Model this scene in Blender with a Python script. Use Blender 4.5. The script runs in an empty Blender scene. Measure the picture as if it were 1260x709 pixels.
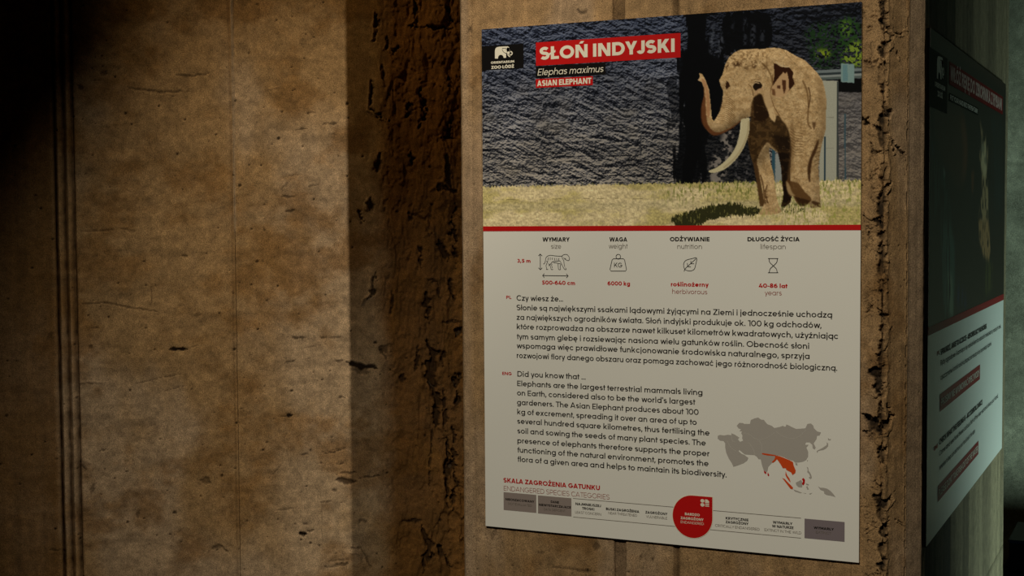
import bpy, math
import numpy as np
from mathutils import Matrix, Vector
from mathutils.geometry import tessellate_polygon

# ---------------------------------------------------------------- camera, world, lights, exposure
scene = bpy.context.scene
COL = scene.collection
cam_data = bpy.data.cameras.new('camera')
cam_data.sensor_width = 36.0
cam_data.lens = 36.0 * 1718.98 / 1260.0
cam_data.clip_start = 0.02
cam = bpy.data.objects.new('camera', cam_data)
COL.objects.link(cam)
_R = [[0.902434, 0.430778, -0.006621], [-0.015031, 0.046839, 0.998789], [-0.430566, 0.901242, -0.048744]]                       # rows: right, up, forward
M = Matrix(((_R[0][0], _R[1][0], -_R[2][0]), (_R[0][1], _R[1][1], -_R[2][1]), (_R[0][2], _R[1][2], -_R[2][2])))
cam.matrix_world = Matrix.Translation([1.2615, -2.50818, 0.62024]) @ M.to_4x4()
scene.camera = cam

world = bpy.data.worlds.new('world')
scene.world = world
world.use_nodes = True
world.node_tree.nodes['Background'].inputs[0].default_value = (1.0, 0.7, 0.45, 1)
world.node_tree.nodes['Background'].inputs[1].default_value = 0.004

def spot(name, loc, target, power, color, angle, blend, radius):
    l = bpy.data.lights.new(name, 'SPOT')
    l.energy = power; l.color = color; l.spot_size = math.radians(angle); l.spot_blend = blend
    l.shadow_soft_size = radius
    o = bpy.data.objects.new(name, l); COL.objects.link(o)
    o.location = loc
    o.rotation_euler = (Vector(target) - Vector(loc)).to_track_quat('-Z', 'Y').to_euler()
    return o
# warm ceiling spot over the panel, a second one washing the left wall, a cool one low behind the pier
spot('ceiling_spot', (0.72, -3.0, 2.30), (0.46, 0.2, 0.20), 265, (1.0, 0.91, 0.72), 42, 0.85, 0.05)
spot('wall_spot', (0.815, -0.975, 3.15), (-0.90, 1.1, 0.10), 280, (1.0, 0.86, 0.66), 38, 1.0, 0.006)
spot('amber_fill', (-1.30, -0.30, 2.35), (-0.52, 1.4, 0.45), 25, (1.0, 0.67, 0.30), 60, 1.0, 0.03)  # unseen fill, added to lift the shaded strip beside the pier
spot('cool_spot', (2.1, 1.35, -0.55), (0.8, 2.2, 0.0), 62, (0.66, 0.95, 0.88), 150, 0.9, 0.25)  # cool light from an unseen source, placed out of frame
scene.view_settings.view_transform = 'Standard'
scene.view_settings.look = 'None'
scene.view_settings.exposure = 0.0
scene.view_settings.gamma = 1.0
scene.view_settings.use_curve_mapping = False

# ---------------------------------------------------------------- noise
_T = np.random.RandomState(11).rand(512, 512)
def vn(x, y, seed=0):
    xi = np.floor(x).astype(np.int64); yi = np.floor(y).astype(np.int64)
    fx = x - xi; fy = y - yi
    fx = fx * fx * (3 - 2 * fx); fy = fy * fy * (3 - 2 * fy)
    a, b = seed * 37, seed * 91
    def t(i, j): return _T[(xi + i + a) % 512, (yi + j + b) % 512]
    return (t(0, 0) * (1 - fx) + t(1, 0) * fx) * (1 - fy) + (t(0, 1) * (1 - fx) + t(1, 1) * fx) * fy
def fbm(x, y, octaves=4, seed=0, gain=0.5):
    v = 0; a = 1; tot = 0
    for k in range(octaves):
        v = v + a * vn(x * 2 ** k, y * 2 ** k, seed + k); tot += a; a *= gain
    return v / tot
def ridge(x, y, octaves=3, seed=0):
    v = 0; a = 1; tot = 0
    for k in range(octaves):
        v = v + a * (1 - np.abs(2 * vn(x * 2 ** k, y * 2 ** k, seed + k) - 1)); tot += a; a *= 0.5
    return v / tot
def sstep(a, b, x):
    t = np.clip((x - a) / (b - a), 0, 1)
    return t * t * (3 - 2 * t)
def bump1(x, c, w): return np.exp(-((x - c) / w) ** 2)
def worley(x, y, seed=0):
    xi = np.floor(x).astype(np.int64); yi = np.floor(y).astype(np.int64)
    f1 = np.full(np.shape(x), 9.0); f2 = f1.copy()
    for i in (-1, 0, 1):
        for j in (-1, 0, 1):
            cx = xi + i; cy = yi + j
            px = cx + _T[(cx + seed * 13) % 512, (cy + 7) % 512]; py = cy + _T[(cy + seed * 29) % 512, (cx + 201) % 512]
            d = np.hypot(px - x, py - y)
            n1 = np.minimum(f1, d); f2 = np.minimum(f2, np.maximum(f1, d)); f1 = n1
    return f1, f2
def seg_dist(X, Y, pts, want_t=False):
    d = np.full(X.shape, 1e3); T = np.zeros(X.shape)
    ln_ = [math.hypot(b[0] - a[0], b[1] - a[1]) for a, b in zip(pts[:-1], pts[1:])]; tot = sum(ln_) + 1e-9; acc = 0
    for (x0, y0), (x1, y1), l in zip(pts[:-1], pts[1:], ln_):
        dx, dy = x1 - x0, y1 - y0
        t = np.clip(((X - x0) * dx + (Y - y0) * dy) / (dx * dx + dy * dy + 1e-12), 0, 1)
        e = np.hypot(X - x0 - t * dx, Y - y0 - t * dy)
        if want_t: T = np.where(e < d, (acc + t * l) / tot, T)
        d = np.minimum(d, e); acc += l
    return (d, T) if want_t else d
def stroke(S, Z, pts, w, rough=0.5, seed=3):
    """soft 0..1 mask along a polyline, tapering and ragged"""
    xs = [p[0] for p in pts]; ys = [p[1] for p in pts]; m = 3 * w + 0.004
    out = np.zeros(S.shape)
    box = (S > min(xs) - m) & (S < max(xs) + m) & (Z > min(ys) - m) & (Z < max(ys) + m)
    if not box.any(): return out
    s, z = S[box], Z[box]
    # warp the lookup so that the outline wanders
    q = w * 1.3 * rough
    s2 = s + q * (fbm(s / w * 0.5 + 7, z / w * 0.5, 3, seed + 40) - 0.5) * 2; z2 = z + q * (fbm(s / w * 0.5, z / w * 0.5 + 5, 3, seed + 60) - 0.5) * 2
    dist, t = seg_dist(s2, z2, pts, True)
    taper = 0.25 + 0.75 * np.sin(np.pi * np.clip(t, 0, 1)) ** 0.7
    wig = (fbm(s / w * 0.45, z / w * 0.45, 4, seed, 0.65) - 0.5) * 2
    out[box] = 1 - sstep(0.45, 1.0, dist / (w * taper * np.maximum(0.10, 0.95 + 2.4 * rough * wig)))
    return out

# ---------------------------------------------------------------- mesh helpers
def finish(name, me, mat, parent=None):
    ob = bpy.data.objects.new(name, me)
    COL.objects.link(ob)
    if mat: me.materials.append(mat)
    if parent is not None:
        ob.parent = parent
        base = Vector((0, 0, 0)); p = parent
        while p is not None:
            base += p.location; p = p.parent
        ob.location = -base
    return ob
def empty(name, loc):
    o = bpy.data.objects.new(name, None); COL.objects.link(o); o.location = loc
    o.empty_display_size = 0.05
    return o
def mesh_from(name, V, F):
    me = bpy.data.meshes.new(name); me.from_pydata([tuple(v) for v in V], [], F); me.update()
    return me
def grid_mesh(name, P, colors=None, smooth=True):
    """P: (n, m, 3) array of points -> quad grid mesh"""
    n, m = P.shape[:2]
    me = bpy.data.meshes.new(name)
    me.vertices.add(n * m); me.vertices.foreach_set('co', P.reshape(-1).astype(np.float32))
    i = np.arange(n * m, dtype=np.int32).reshape(n, m)
    q = np.stack([i[:-1, :-1], i[1:, :-1], i[1:, 1:], i[:-1, 1:]], -1).reshape(-1, 4)
    me.loops.add(q.size); me.loops.foreach_set('vertex_index', q.reshape(-1))
    me.polygons.add(len(q)); me.polygons.foreach_set('loop_start', np.arange(0, q.size, 4, dtype=np.int32))
    me.polygons.foreach_set('use_smooth', np.full(len(q), smooth))
    if colors is not None:
        a = me.color_attributes.new('tint', 'FLOAT_COLOR', 'POINT')
        c = np.ones((n * m, 4), np.float32); c[:, :3] = colors.reshape(-1, 3)
        a.data.foreach_set('color', c.reshape(-1))
    me.update(calc_edges=True)
    return me
def box_vf(x0, x1, y0, y1, z0, z1, b=0.0):
    """box, with its edges bevelled by b"""
    if b <= 0:
        V = [(x, y, z) for x in (x0, x1) for y in (y0, y1) for z in (z0, z1)]
        return V, [(0, 1, 3, 2), (4, 6, 7, 5), (0, 4, 5, 1), (2, 3, 7, 6), (0, 2, 6, 4), (1, 5, 7, 3)]
    import bmesh
    bm = bmesh.new(); bmesh.ops.create_cube(bm, size=1)
    for v in bm.verts:
        v.co = Vector(((x0 + x1) / 2 + v.co.x * (x1 - x0), (y0 + y1) / 2 + v.co.y * (y1 - y0), (z0 + z1) / 2 + v.co.z * (z1 - z0)))
    bmesh.ops.bevel(bm, geom=bm.edges[:], offset=b, segments=2, affect='EDGES', profile=0.5)
    bm.verts.index_update()
    V = [tuple(v.co) for v in bm.verts]; F = [tuple(v.index for v in f.verts) for f in bm.faces]; bm.free()
    return V, F
def merge(parts):
    V = []; F = []
    for v, f in parts:
        o = len(V); V += list(v); F += [tuple(i + o for i in k) for k in f]
    return V, F
def cyl_vf(c, axis, r, l, n=20, r2=None):
    r2 = r if r2 is None else r2
    a = Vector(axis).normalized(); u = a.orthogonal().normalized(); w = a.cross(u); c = Vector(c)
    V = []
    for k, (rr, h) in enumerate(((r, 0), (r2, l))):
        for i in range(n):
            t = 2 * math.pi * i / n
            V.append(tuple(c + a * h + (u * math.cos(t) + w * math.sin(t)) * rr))
    F = [(i, (i + 1) % n, n + (i + 1) % n, n + i) for i in range(n)] + [tuple(range(n - 1, -1, -1)), tuple(range(n, 2 * n))]
    return V, F

# ---------------------------------------------------------------- materials
def new_mat(name):
    m = bpy.data.materials.new(name); m.use_nodes = True
    return m, m.node_tree.nodes, m.node_tree.links, m.node_tree.nodes['Principled BSDF']
def concrete_material(name, tint, bump=0.35, grain=420.0, rough=0.88):
    m, N, L, B = new_mat(name)
    B.inputs['Roughness'].default_value = rough
    B.inputs['Specular IOR Level'].default_value = 0.25
    at = N.new('ShaderNodeVertexColor'); at.layer_name = 'tint'
    tc = N.new('ShaderNodeTexCoord')
    n1 = N.new('ShaderNodeTexNoise'); n1.inputs['Scale'].default_value = grain; n1.inputs['Detail'].default_value = 4
    n2 = N.new('ShaderNodeTexNoise'); n2.inputs['Scale'].default_value = 38; n2.inputs['Detail'].default_value = 6; n2.inputs['Roughness'].default_value = 0.65
    n3 = N.new('ShaderNodeTexVoronoi'); n3.inputs['Scale'].default_value = 95
    for k in (n1, n2, n3): L.new(tc.outputs['Object'], k.inputs['Vector'])
    r1 = N.new('ShaderNodeMapRange'); r1.inputs['From Min'].default_value = 0.3; r1.inputs['From Max'].default_value = 0.7
    r1.inputs['To Min'].default_value = 0.50; r1.inputs['To Max'].default_value = 1.50
    L.new(n1.outputs['Fac'], r1.inputs['Value'])
    r2 = N.new('ShaderNodeMapRange'); r2.inputs['From Min'].default_value = 0.3; r2.inputs['From Max'].default_value = 0.7
    r2.inputs['To Min'].default_value = 0.74; r2.inputs['To Max'].default_value = 1.26
    L.new(n2.outputs['Fac'], r2.inputs['Value'])
    r3 = N.new('ShaderNodeMapRange'); r3.inputs['From Min'].default_value = 0.02; r3.inputs['From Max'].default_value = 0.10
    r3.inputs['To Min'].default_value = 0.55; r3.inputs['To Max'].default_value = 1.0
    L.new(n3.outputs['Distance'], r3.inputs['Value'])
    mm = N.new('ShaderNodeMath'); mm.operation = 'MULTIPLY'; L.new(r1.outputs[0], mm.inputs[0]); L.new(r2.outputs[0], mm.inputs[1])
    m2 = N.new('ShaderNodeMath'); m2.operation = 'MULTIPLY'; L.new(mm.outputs[0], m2.inputs[0]); L.new(r3.outputs[0], m2.inputs[1])
    vm = N.new('ShaderNodeVectorMath'); vm.operation = 'SCALE'
    tn = N.new('ShaderNodeVectorMath'); tn.operation = 'MULTIPLY'; tn.inputs[1].default_value = tint
    L.new(at.outputs['Color'], tn.inputs[0]); L.new(tn.outputs[0], vm.inputs[0]); L.new(m2.outputs[0], vm.inputs['Scale'])
    L.new(vm.outputs[0], B.inputs['Base Color'])
    ad = N.new('ShaderNodeMath'); ad.operation = 'ADD'; L.new(n1.outputs['Fac'], ad.inputs[0]); L.new(n2.outputs['Fac'], ad.inputs[1])
    bp = N.new('ShaderNodeBump'); bp.inputs['Strength'].default_value = bump; bp.inputs['Distance'].default_value = 0.002
    L.new(ad.outputs[0], bp.inputs['Height']); L.new(bp.outputs[0], B.inputs['Normal'])
    return m
def lin(c): return tuple((v / 255.0) ** 2.2 for v in c)
def plain(name, rgb, rough=0.5, spec=0.4, grain=0.06, scale=300.0):
    m, N, L, B = new_mat(name)
    c = lin(rgb)
    B.inputs['Roughness'].default_value = rough; B.inputs['Specular IOR Level'].default_value = spec
    tc = N.new('ShaderNodeTexCoord'); n = N.new('ShaderNodeTexNoise'); n.inputs['Scale'].default_value = scale
    L.new(tc.outputs['Object'], n.inputs['Vector'])
    mx = N.new('ShaderNodeMix'); mx.data_type = 'RGBA'
    mx.inputs[6].default_value = tuple(v * (1 - grain) for v in c) + (1,); mx.inputs[7].default_value = tuple(min(1, v * (1 + grain)) for v in c) + (1,)
    L.new(n.outputs['Fac'], mx.inputs[0]); L.new(mx.outputs[2], B.inputs['Base Color'])
    return m
def print_material(name, rough=0.45, spec=0.35):
    m, N, L, B = new_mat(name)
    at = N.new('ShaderNodeVertexColor'); at.layer_name = 'tint'
    tc = N.new('ShaderNodeTexCoord'); n = N.new('ShaderNodeTexNoise'); n.inputs['Scale'].default_value = 700
    L.new(tc.outputs['Object'], n.inputs['Vector'])
    r = N.new('ShaderNodeMapRange'); r.inputs['To Min'].default_value = 0.8; r.inputs['To Max'].default_value = 1.2
    L.new(n.outputs['Fac'], r.inputs['Value'])
    vm = N.new('ShaderNodeVectorMath'); vm.operation = 'SCALE'
    L.new(at.outputs['Color'], vm.inputs[0]); L.new(r.outputs[0], vm.inputs['Scale']); L.new(vm.outputs[0], B.inputs['Base Color'])
    B.inputs['Roughness'].default_value = rough; B.inputs['Specular IOR Level'].default_value = spec
    return m
M_WALL = concrete_material('warm_rough_concrete', (1, 1, 1))
M_PIER = concrete_material('warm_pier_concrete', (0.70, 0.67, 0.68), bump=0.45, grain=520)
M_PLAIN = plain('dark_brown_concrete', (92, 76, 58), 0.9, 0.2, 0.25, 9)
M_SHEET = plain('matte_white_sheet', (226, 225, 220), 0.6, 0.2, 0.025, 500)
M_SHEET2 = plain('satin_white_sheet', (214, 216, 208), 0.4, 0.3, 0.03, 500)
M_EDGE = plain('white_panel_edge', (196, 190, 178), 0.6, 0.3, 0.04)
M_BLACKEDGE = plain('black_panel_edge', (7, 7, 7), 0.8, 0.02, 0.1)
M_RED = plain('print_red', (186, 26, 26), 0.65, 0.10, 0.05)
M_INK = plain('print_black', (34, 30, 27), 0.65, 0.10, 0.05)
M_BLACK = plain('print_solid_black', (20, 18, 18), 0.65, 0.10, 0.05)
M_GREY = plain('print_grey_ink', (112, 104, 96), 0.65, 0.10, 0.05)
M_REDTHIN = plain('print_thin_red_ink', (150, 78, 70), 0.65, 0.10, 0.05)
M_TAUPE = plain('print_taupe_box', (142, 130, 126), 0.65, 0.10, 0.04)
M_TAUPE2 = plain('print_violet_grey_box', (124, 114, 120), 0.65, 0.10, 0.04)
M_WHITE = plain('print_white', (226, 220, 202), 0.65, 0.10, 0.03)
M_MAP = plain('print_map_grey', (168, 163, 158), 0.65, 0.10, 0.03)
M_MAPLINE = plain('print_map_border', (186, 182, 176), 0.65, 0.10, 0.03)
M_ORANGE = plain('print_orange', (206, 78, 34), 0.65, 0.10, 0.04)
M_DARKRED = plain('print_dark_red', (132, 20, 28), 0.5, 0.12, 0.05)
M_PRINT = print_material('photo_print_ink', 0.7, 0.08)
M_PRINT2 = print_material('glossy_photo_print_ink', 0.4, 0.05)
M_TITLERED = plain('print_dimmed_title_red', (104, 14, 20), 0.6, 0.08, 0.05)  # title red darkened for the light falling off towards the board's top
M_TITLETEXT = plain('print_dimmed_white', (188, 160, 150), 0.6, 0.08, 0.05)  # white lettering dimmed for the same light falloff
M_STEEL = plain('brushed_steel', (120, 118, 114), 0.35, 0.6, 0.1)
M_CASE = plain('black_case', (6, 6, 7), 0.8, 0.02, 0.15, 60)
M_CASETOP = plain('glossy_black_lid', (5, 10, 18), 0.45, 0.06, 0.1)  # blue light on the lid is put into its base colour

# ---------------------------------------------------------------- rough concrete relief
BROWN = np.array(lin((168, 138, 98))); PALE = np.array(lin((184, 160, 130))); DARK = np.array(lin((58, 40, 22))); OCHRE = np.array(lin((150, 110, 60)))
def mixc(a, b, t): return a * (1 - t[..., None]) + b * t[..., None]

def holes(S, Z, scale, seed, prob, r):
    """scattered bug holes: 0..1"""
    xi = np.floor(S * scale).astype(np.int64); yi = np.floor(Z * scale).astype(np.int64)
    a = _T[(xi + seed * 17) % 512, (yi + seed * 5) % 512]; b = _T[(xi + seed * 3 + 99) % 512, (yi + 41) % 512]
    c = _T[(xi + 250) % 512, (yi + seed + 311) % 512]
    px = (xi + 0.15 + 0.7 * a) / scale; py = (yi + 0.15 + 0.7 * b) / scale
    rr = r * (0.4 + 0.9 * _T[(xi + 77) % 512, (yi + seed * 7) % 512])
    return (c < prob) * (1 - sstep(0.5, 1.0, np.hypot(S - px, (Z - py) * 1.2) / rr))

# left wall, coordinates s along the wall (0 behind the pier's left edge, negative to the left) and z
L_SCRAPES = [  # polyline, half width, depth, dark stain
    ([(-0.9803,1.0139),(-0.9461,1.0096),(-0.8889,1.0031),(-0.8081,1.0062)], 0.004, 0.003, 0.45), ([(-0.8419,1.0553),(-0.7958,1.0511),(-0.7493,1.0587)], 0.005, 0.003, 0.5),
    ([(-1.1219,1.0184),(-1.1096,1.0103)], 0.009, 0.005, 0.6), ([(-1.1251,0.594),(-1.0683,0.5959),(-0.9768,0.6023)], 0.003, 0.002, 0.4),
    ([(-1.082,1.0362),(-1.0537,1.0366)], 0.003, 0.002, 0.4), ([(-1.059,1.0575),(-1.0386,1.0577)], 0.008, 0.004, 0.5),
    ([(-0.8376,0.5179),(-0.819,0.5177)], 0.006, 0.004, 0.5), ([(-0.9941,0.5965),(-0.9712,0.594)], 0.007, 0.002, 0.4),
    ([(-1.1236,0.3811),(-1.0534,0.3836),(-0.9832,0.3665),(-0.9064,0.3554)], 0.003, 0.003, 0.55), ([(-0.9251,0.4364),(-0.9261,0.3814)], 0.002, 0.002, 0.5),
    ([(-0.8764,0.242),(-0.825,0.2408)], 0.006, 0.005, 1.0), ([(-0.825,0.2408),(-0.7888,0.2548)], 0.002, 0.002, 0.4),
    ([(-0.9757,0.1413),(-0.9161,0.1545),(-0.8443,0.1674)], 0.0022, 0.002, 0.5), ([(-0.8954,0.117),(-0.839,0.1302)], 0.003, 0.002, 0.45),
    ([(-0.8053,0.3413),(-0.7789,0.3457)], 0.009, 0.002, 0.4), ([(-1.1086,0.257),(-1.1006,0.2495)], 0.011, 0.004, 0.5),
    ([(-1.0857,-0.0552),(-1.0598,-0.0524)], 0.004, 0.002, 0.6), ([(-1.0156,-0.0884),(-0.986,-0.087)], 0.003, 0.002, 0.4),
    ([(-1.1334,-0.0914),(-1.1123,-0.0922)], 0.012, -0.004, 0.3), ([(-1.1091,-0.1647),(-1.0974,-0.1677)], 0.014, 0.003, 0.5),
    ([(-0.7923,-0.1563),(-0.7658,-0.1648)], 0.013, 0.003, 0.55), ([(-0.9808,-0.2503),(-0.969,-0.2532)], 0.012, 0.002, 0.5),
    ([(-0.7595,-0.3662),(-0.7327,-0.3612),(-0.7183,-0.3719)], 0.010, 0.003, 0.5), ([(-0.8781,-0.2498),(-0.8684,-0.2452)], 0.005, 0.003, 0.8),
    ([(-1.0994,0.3103),(-1.0783,0.3111)], 0.002, 0.002, 0.6), ([(-1.2185,0.2897),(-1.2093,0.2834)], 0.018, 0.001, 0.35),
    ([(-1.2079,0.241),(-1.2034,0.2348)], 0.012, 0.001, 0.35), ([(-1.1401,0.1482),(-1.1109,0.1499),(-1.0581,0.1484)], 0.003, -0.003, 0.3),
    ([(-1.2323,-0.3435),(-1.1857,-0.3494)], 0.006, 0.002, 0.5), ([(-0.8891,-0.3288),(-0.8404,-0.2937)], 0.003, 0.001, 0.35),
    ([(-0.5047,1.0124),(-0.4965,1.0158)], 0.006, 0.004, 1.0), ([(-0.607,1.2669),(-0.5966,1.2623)], 0.006, 0.002, 0.5),
    ([(-0.4949,0.8943),(-0.4581,0.8994)], 0.0035, 0.002, 0.6), ([(-0.4169,0.9111),(-0.3716,0.9147)], 0.005, 0.003, 0.65),
    ([(-0.3984,0.8815),(-0.372,0.8816)], 0.003, 0.002, 0.5), ([(-0.4697,0.9454),(-0.4329,0.9473)], 0.003, 0.002, 0.45),
    ([(-0.5826,1.0117),(-0.542,1.0219)], 0.003, -0.002, 0.1), ([(-0.5214,0.756),(-0.4681,0.7625)], 0.002, 0.002, 0.5),
    ([(-0.5424,0.7148),(-0.5175,0.7395)], 0.004, 0.002, 0.4), ([(-0.4646,0.7229),(-0.4275,0.7294)], 0.003, 0.002, 0.4),
    ([(-0.5427,0.6944),(-0.5059,0.6927)], 0.008, 0.003, 0.55), ([(-0.5311,0.6498),(-0.5024,0.6546)], 0.005, 0.003, 0.6),
    ([(-0.5986,0.5991),(-0.5889,0.5908)], 0.006, 0.002, 0.5), ([(-0.6219,0.2952),(-0.6137,0.2984)], 0.004, 0.004, 0.9),
    ([(-0.516,0.2714),(-0.4749,0.2672)], 0.005, 0.003, 0.7), ([(-0.4626,0.2669),(-0.3549,0.2663)], 0.003, 0.002, 0.5),
    ([(-0.5376,0.1935),(-0.5088,0.1995)], 0.003, 0.002, 0.6), ([(-0.4918,0.2342),(-0.4132,0.2475)], 0.002, 0.002, 0.4),
    ([(-0.3849,0.194),(-0.3557,0.1975)], 0.006, 0.003, 0.6), ([(-0.4799,0.2021),(-0.4634,0.2051)], 0.003, 0.002, 0.5),
    ([(-0.3542,0.1874),(-0.3143,0.178),(-0.2599,0.1732)], 0.012, 0.006, 0.95), ([(-0.3311,0.1632),(-0.2894,0.1537)], 0.018, 0.003, 0.55),
    ([(-0.2549,0.2414),(-0.23,0.2156)], 0.020, 0.004, 0.6), ([(-0.2509,0.2287),(-0.2344,0.1946)], 0.012, 0.004, 0.7),
    ([(-0.3793,0.0846),(-0.3586,0.084)], 0.004, 0.002, 0.7), ([(-0.5553,0.0298),(-0.534,0.0324)], 0.0025, 0.002, 0.7),
    ([(-0.5364,0.0325),(-0.5192,0.0345)], 0.007, 0.004, 1.0), ([(-0.4336,-0.088),(-0.3938,-0.0827),(-0.3522,-0.0724)], 0.0035, 0.002, 0.7),
    ([(-0.4311,-0.0831),(-0.3522,-0.069)], 0.002, 0.002, 0.5), ([(-0.4971,-0.0874),(-0.4749,-0.0865)], 0.003, 0.002, 0.6),
    ([(-0.3902,-0.1215),(-0.3569,-0.1194)], 0.003, 0.002, 0.6), ([(-0.3864,-0.1494),(-0.3198,-0.1478)], 0.005, 0.003, 0.6),
    ([(-0.3867,-0.1705),(-0.3285,-0.1744)], 0.012, 0.005, 0.8), ([(-0.32,-0.1663),(-0.253,-0.1605)], 0.004, 0.003, 0.7),
    ([(-0.3995,-0.2003),(-0.387,-0.1974)], 0.005, 0.002, 0.7), ([(-0.4372,-0.2358),(-0.3999,-0.234)], 0.003, 0.002, 0.6),
    ([(-0.5004,-0.329),(-0.4798,-0.3282)], 0.009, 0.006, 1.0), ([(-0.4839,-0.3222),(-0.4591,-0.3208)], 0.004, 0.003, 0.7),
    ([(-0.4918,-0.2991),(-0.4753,-0.3015)], 0.003, 0.002, 0.6), ([(-0.5923,-0.1582),(-0.5425,-0.1058)], 0.002, 0.002, 0.4),
    ([(-0.5774,-0.255),(-0.5117,-0.2511)], 0.002, 0.002, 0.45), ([(-0.4192,-0.4375),(-0.3566,-0.4271)], 0.006, 0.003, 0.5),
    ([(-0.4231,-0.4179),(-0.3523,-0.4171)], 0.003, 0.002, 0.4), ([(-0.4348,-0.2359),(-0.4328,-0.4047)], 0.0015, 0.001, 0.3),
    ([(-0.3476,-0.38),(-0.3143,-0.3867),(-0.2856,-0.4459)], 0.006, 0.004, 0.55), ([(-0.3478,-0.3961),(-0.3186,-0.4018),(-0.3067,-0.4534)], 0.004, -0.004, 0.3),
    ([(-0.3234,-0.3083),(-0.3174,-0.2984),(-0.3048,-0.2972)], 0.005, 0.003, 0.5), ([(-0.3048,-0.2964),(-0.2991,-0.3051)], 0.005, 0.003, 0.5),
    ([(-1.3225,0.2738),(-1.3236,0.129)], 0.002, -0.001, 0.0), ([(-1.3629,-0.2276),(-1.2305,-0.2639)], 0.002, -0.001, 0.0),
]
L_CRUMBLE = [  # scars in the rough strip beside the pier: polyline, half width, depth
    ([(-0.1482,1.2067),(-0.1021,1.2091),(-0.0516,1.2067),(-0.0043,1.2058)], 0.006, 0.016), ([(-0.0377,1.0611),(-0.0319,1.047),(-0.0176,1.0371)], 0.010, 0.018),
    ([(-0.0678,1.2769),(-0.051,1.2731),(-0.03,1.2569),(-0.0244,1.2279),(-0.0092,1.224)], 0.010, 0.012), ([(-0.1206,1.0269),(-0.1193,0.9978),(-0.1085,0.977),(-0.1089,0.9395),(-0.1219,0.9019)], 0.008, 0.016),
    ([(-0.1548,0.9725),(-0.1508,0.9475),(-0.1636,0.9308)], 0.009, 0.010), ([(-0.1604,0.8324),(-0.148,0.8183),(-0.144,0.7907)], 0.008, 0.016),
    ([(-0.0589,0.8745),(-0.0123,0.8714)], 0.006, 0.012), ([(-0.0356,0.9232),(-0.029,0.8981),(-0.0377,0.8729)], 0.008, 0.012),
    ([(-0.0381,0.8226),(-0.0342,0.789),(-0.0388,0.747),(-0.0306,0.7134)], 0.009, 0.013), ([(-0.2677,0.955),(-0.2387,0.9387),(-0.2139,0.9222)], 0.009, 0.010),
    ([(-0.2612,0.7973),(-0.2446,0.789),(-0.2484,0.8223)], 0.014, 0.008), ([(-0.2032,1.1379),(-0.1865,1.1423),(-0.195,1.1256),(-0.2074,1.1379)], 0.007, 0.006),
    ([(-0.2194,1.179),(-0.2155,1.1543),(-0.224,1.1376)], 0.005, 0.008), ([(-0.2477,1.2527),(-0.2528,1.1702),(-0.2611,1.1618)], 0.006, 0.006),
    ([(-0.1306,1.2881),(-0.1288,1.2219),(-0.1524,1.2082)], 0.006, 0.007), ([(-0.2666,1.0461),(-0.2718,0.955)], 0.005, 0.007),
    ([(-0.2329,1.092),(-0.2317,1.0465)], 0.006, 0.007), ([(-0.073,0.7135),(-0.0475,0.7218),(-0.0137,0.7091)], 0.013, 0.016),
    ([(-0.1322,0.5426),(-0.1257,0.5173),(-0.1244,0.4777)], 0.008, 0.014), ([(-0.0677,0.5589),(-0.0535,0.5292),(-0.0411,0.4953)], 0.012, 0.020),
    ([(-0.1099,0.399),(-0.1035,0.3609),(-0.1041,0.3017)], 0.009, 0.016), ([(-0.0242,0.2763),(-0.0004,0.2699)], 0.014, 0.024),
    ([(-0.1029,0.2508),(-0.0862,0.2165),(-0.0993,0.1743),(-0.0915,0.1061)], 0.020, 0.018), ([(-0.0589,0.2159),(-0.0593,0.1734)], 0.009, 0.014),
    ([(-0.0182,0.6807),(-0.0229,0.6302),(-0.0166,0.5711),(-0.0221,0.5204),(-0.0069,0.5076)], 0.010, 0.020), ([(-0.0329,0.4529),(-0.0233,0.385),(-0.0293,0.3766)], 0.008, 0.016),
    ([(-0.1327,0.2387),(-0.1419,0.1584)], 0.005, 0.008), ([(-0.2954,0.3642),(-0.2868,0.3808),(-0.2699,0.3973),(-0.2649,0.4644)], 0.007, 0.008),
    ([(-0.2111,0.4048),(-0.216,0.3376)], 0.005, 0.007), ([(-0.2707,0.6901),(-0.2737,0.6484)], 0.010, 0.007), ([(-0.3128,0.6486),(-0.2924,0.6193)], 0.008, 0.009),
    ([(-0.1539,0.6478),(-0.1499,0.6226)], 0.007, 0.008), ([(-0.1801,0.1509),(-0.1846,0.1256)], 0.010, 0.008), ([(-0.0185,0.1553),(-0.0146,0.104)], 0.014, 0.020),
    ([(-0.0598,0.3093),(-0,0.3081)], 0.005, 0.008), ([(-0.1052,0.4454),(-0.0757,0.4281),(-0.0677,0.3772)], 0.005, 0.007),
    ([(-0.0983,0.124),(-0.0858,0.0983),(-0.0818,0.0727),(-0.0844,-0.0206)], 0.012, 0.020), ([(-0.0219,0.122),(-0.018,0.0709),(-0.0055,0.0407)], 0.012, 0.022),
    ([(-0.0359,-0.0221),(-0.025,-0.0481),(-0.024,-0.1249),(-0.0287,-0.1717),(-0.0118,-0.2022)], 0.009, 0.018), ([(-0.0472,-0.0473),(-0.0499,-0.158),(-0.0467,-0.2778)], 0.010, 0.022),
    ([(-0.0289,-0.2016),(-0.0322,-0.2784)], 0.007, 0.016), ([(-0.1238,-0.3172),(-0.1031,-0.378),(-0.1163,-0.4202),(-0.1295,-0.4709)], 0.012, 0.014),
    ([(-0.0861,-0.3874),(-0.0523,-0.4233),(-0.0355,-0.4671)], 0.022, 0.022), ([(-0.1914,-0.3014),(-0.1279,-0.3068)], 0.006, 0.007),
    ([(-0.0912,-0.0203),(-0.1007,-0.1306),(-0.1031,-0.1986)], 0.004, 0.006), ([(-0.056,0.1059),(-0.053,-0.0301)], 0.006, 0.010),
]
S_RIDGE = -1.163; S_JOINT = -0.680; S_SHADE = -0.32
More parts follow.
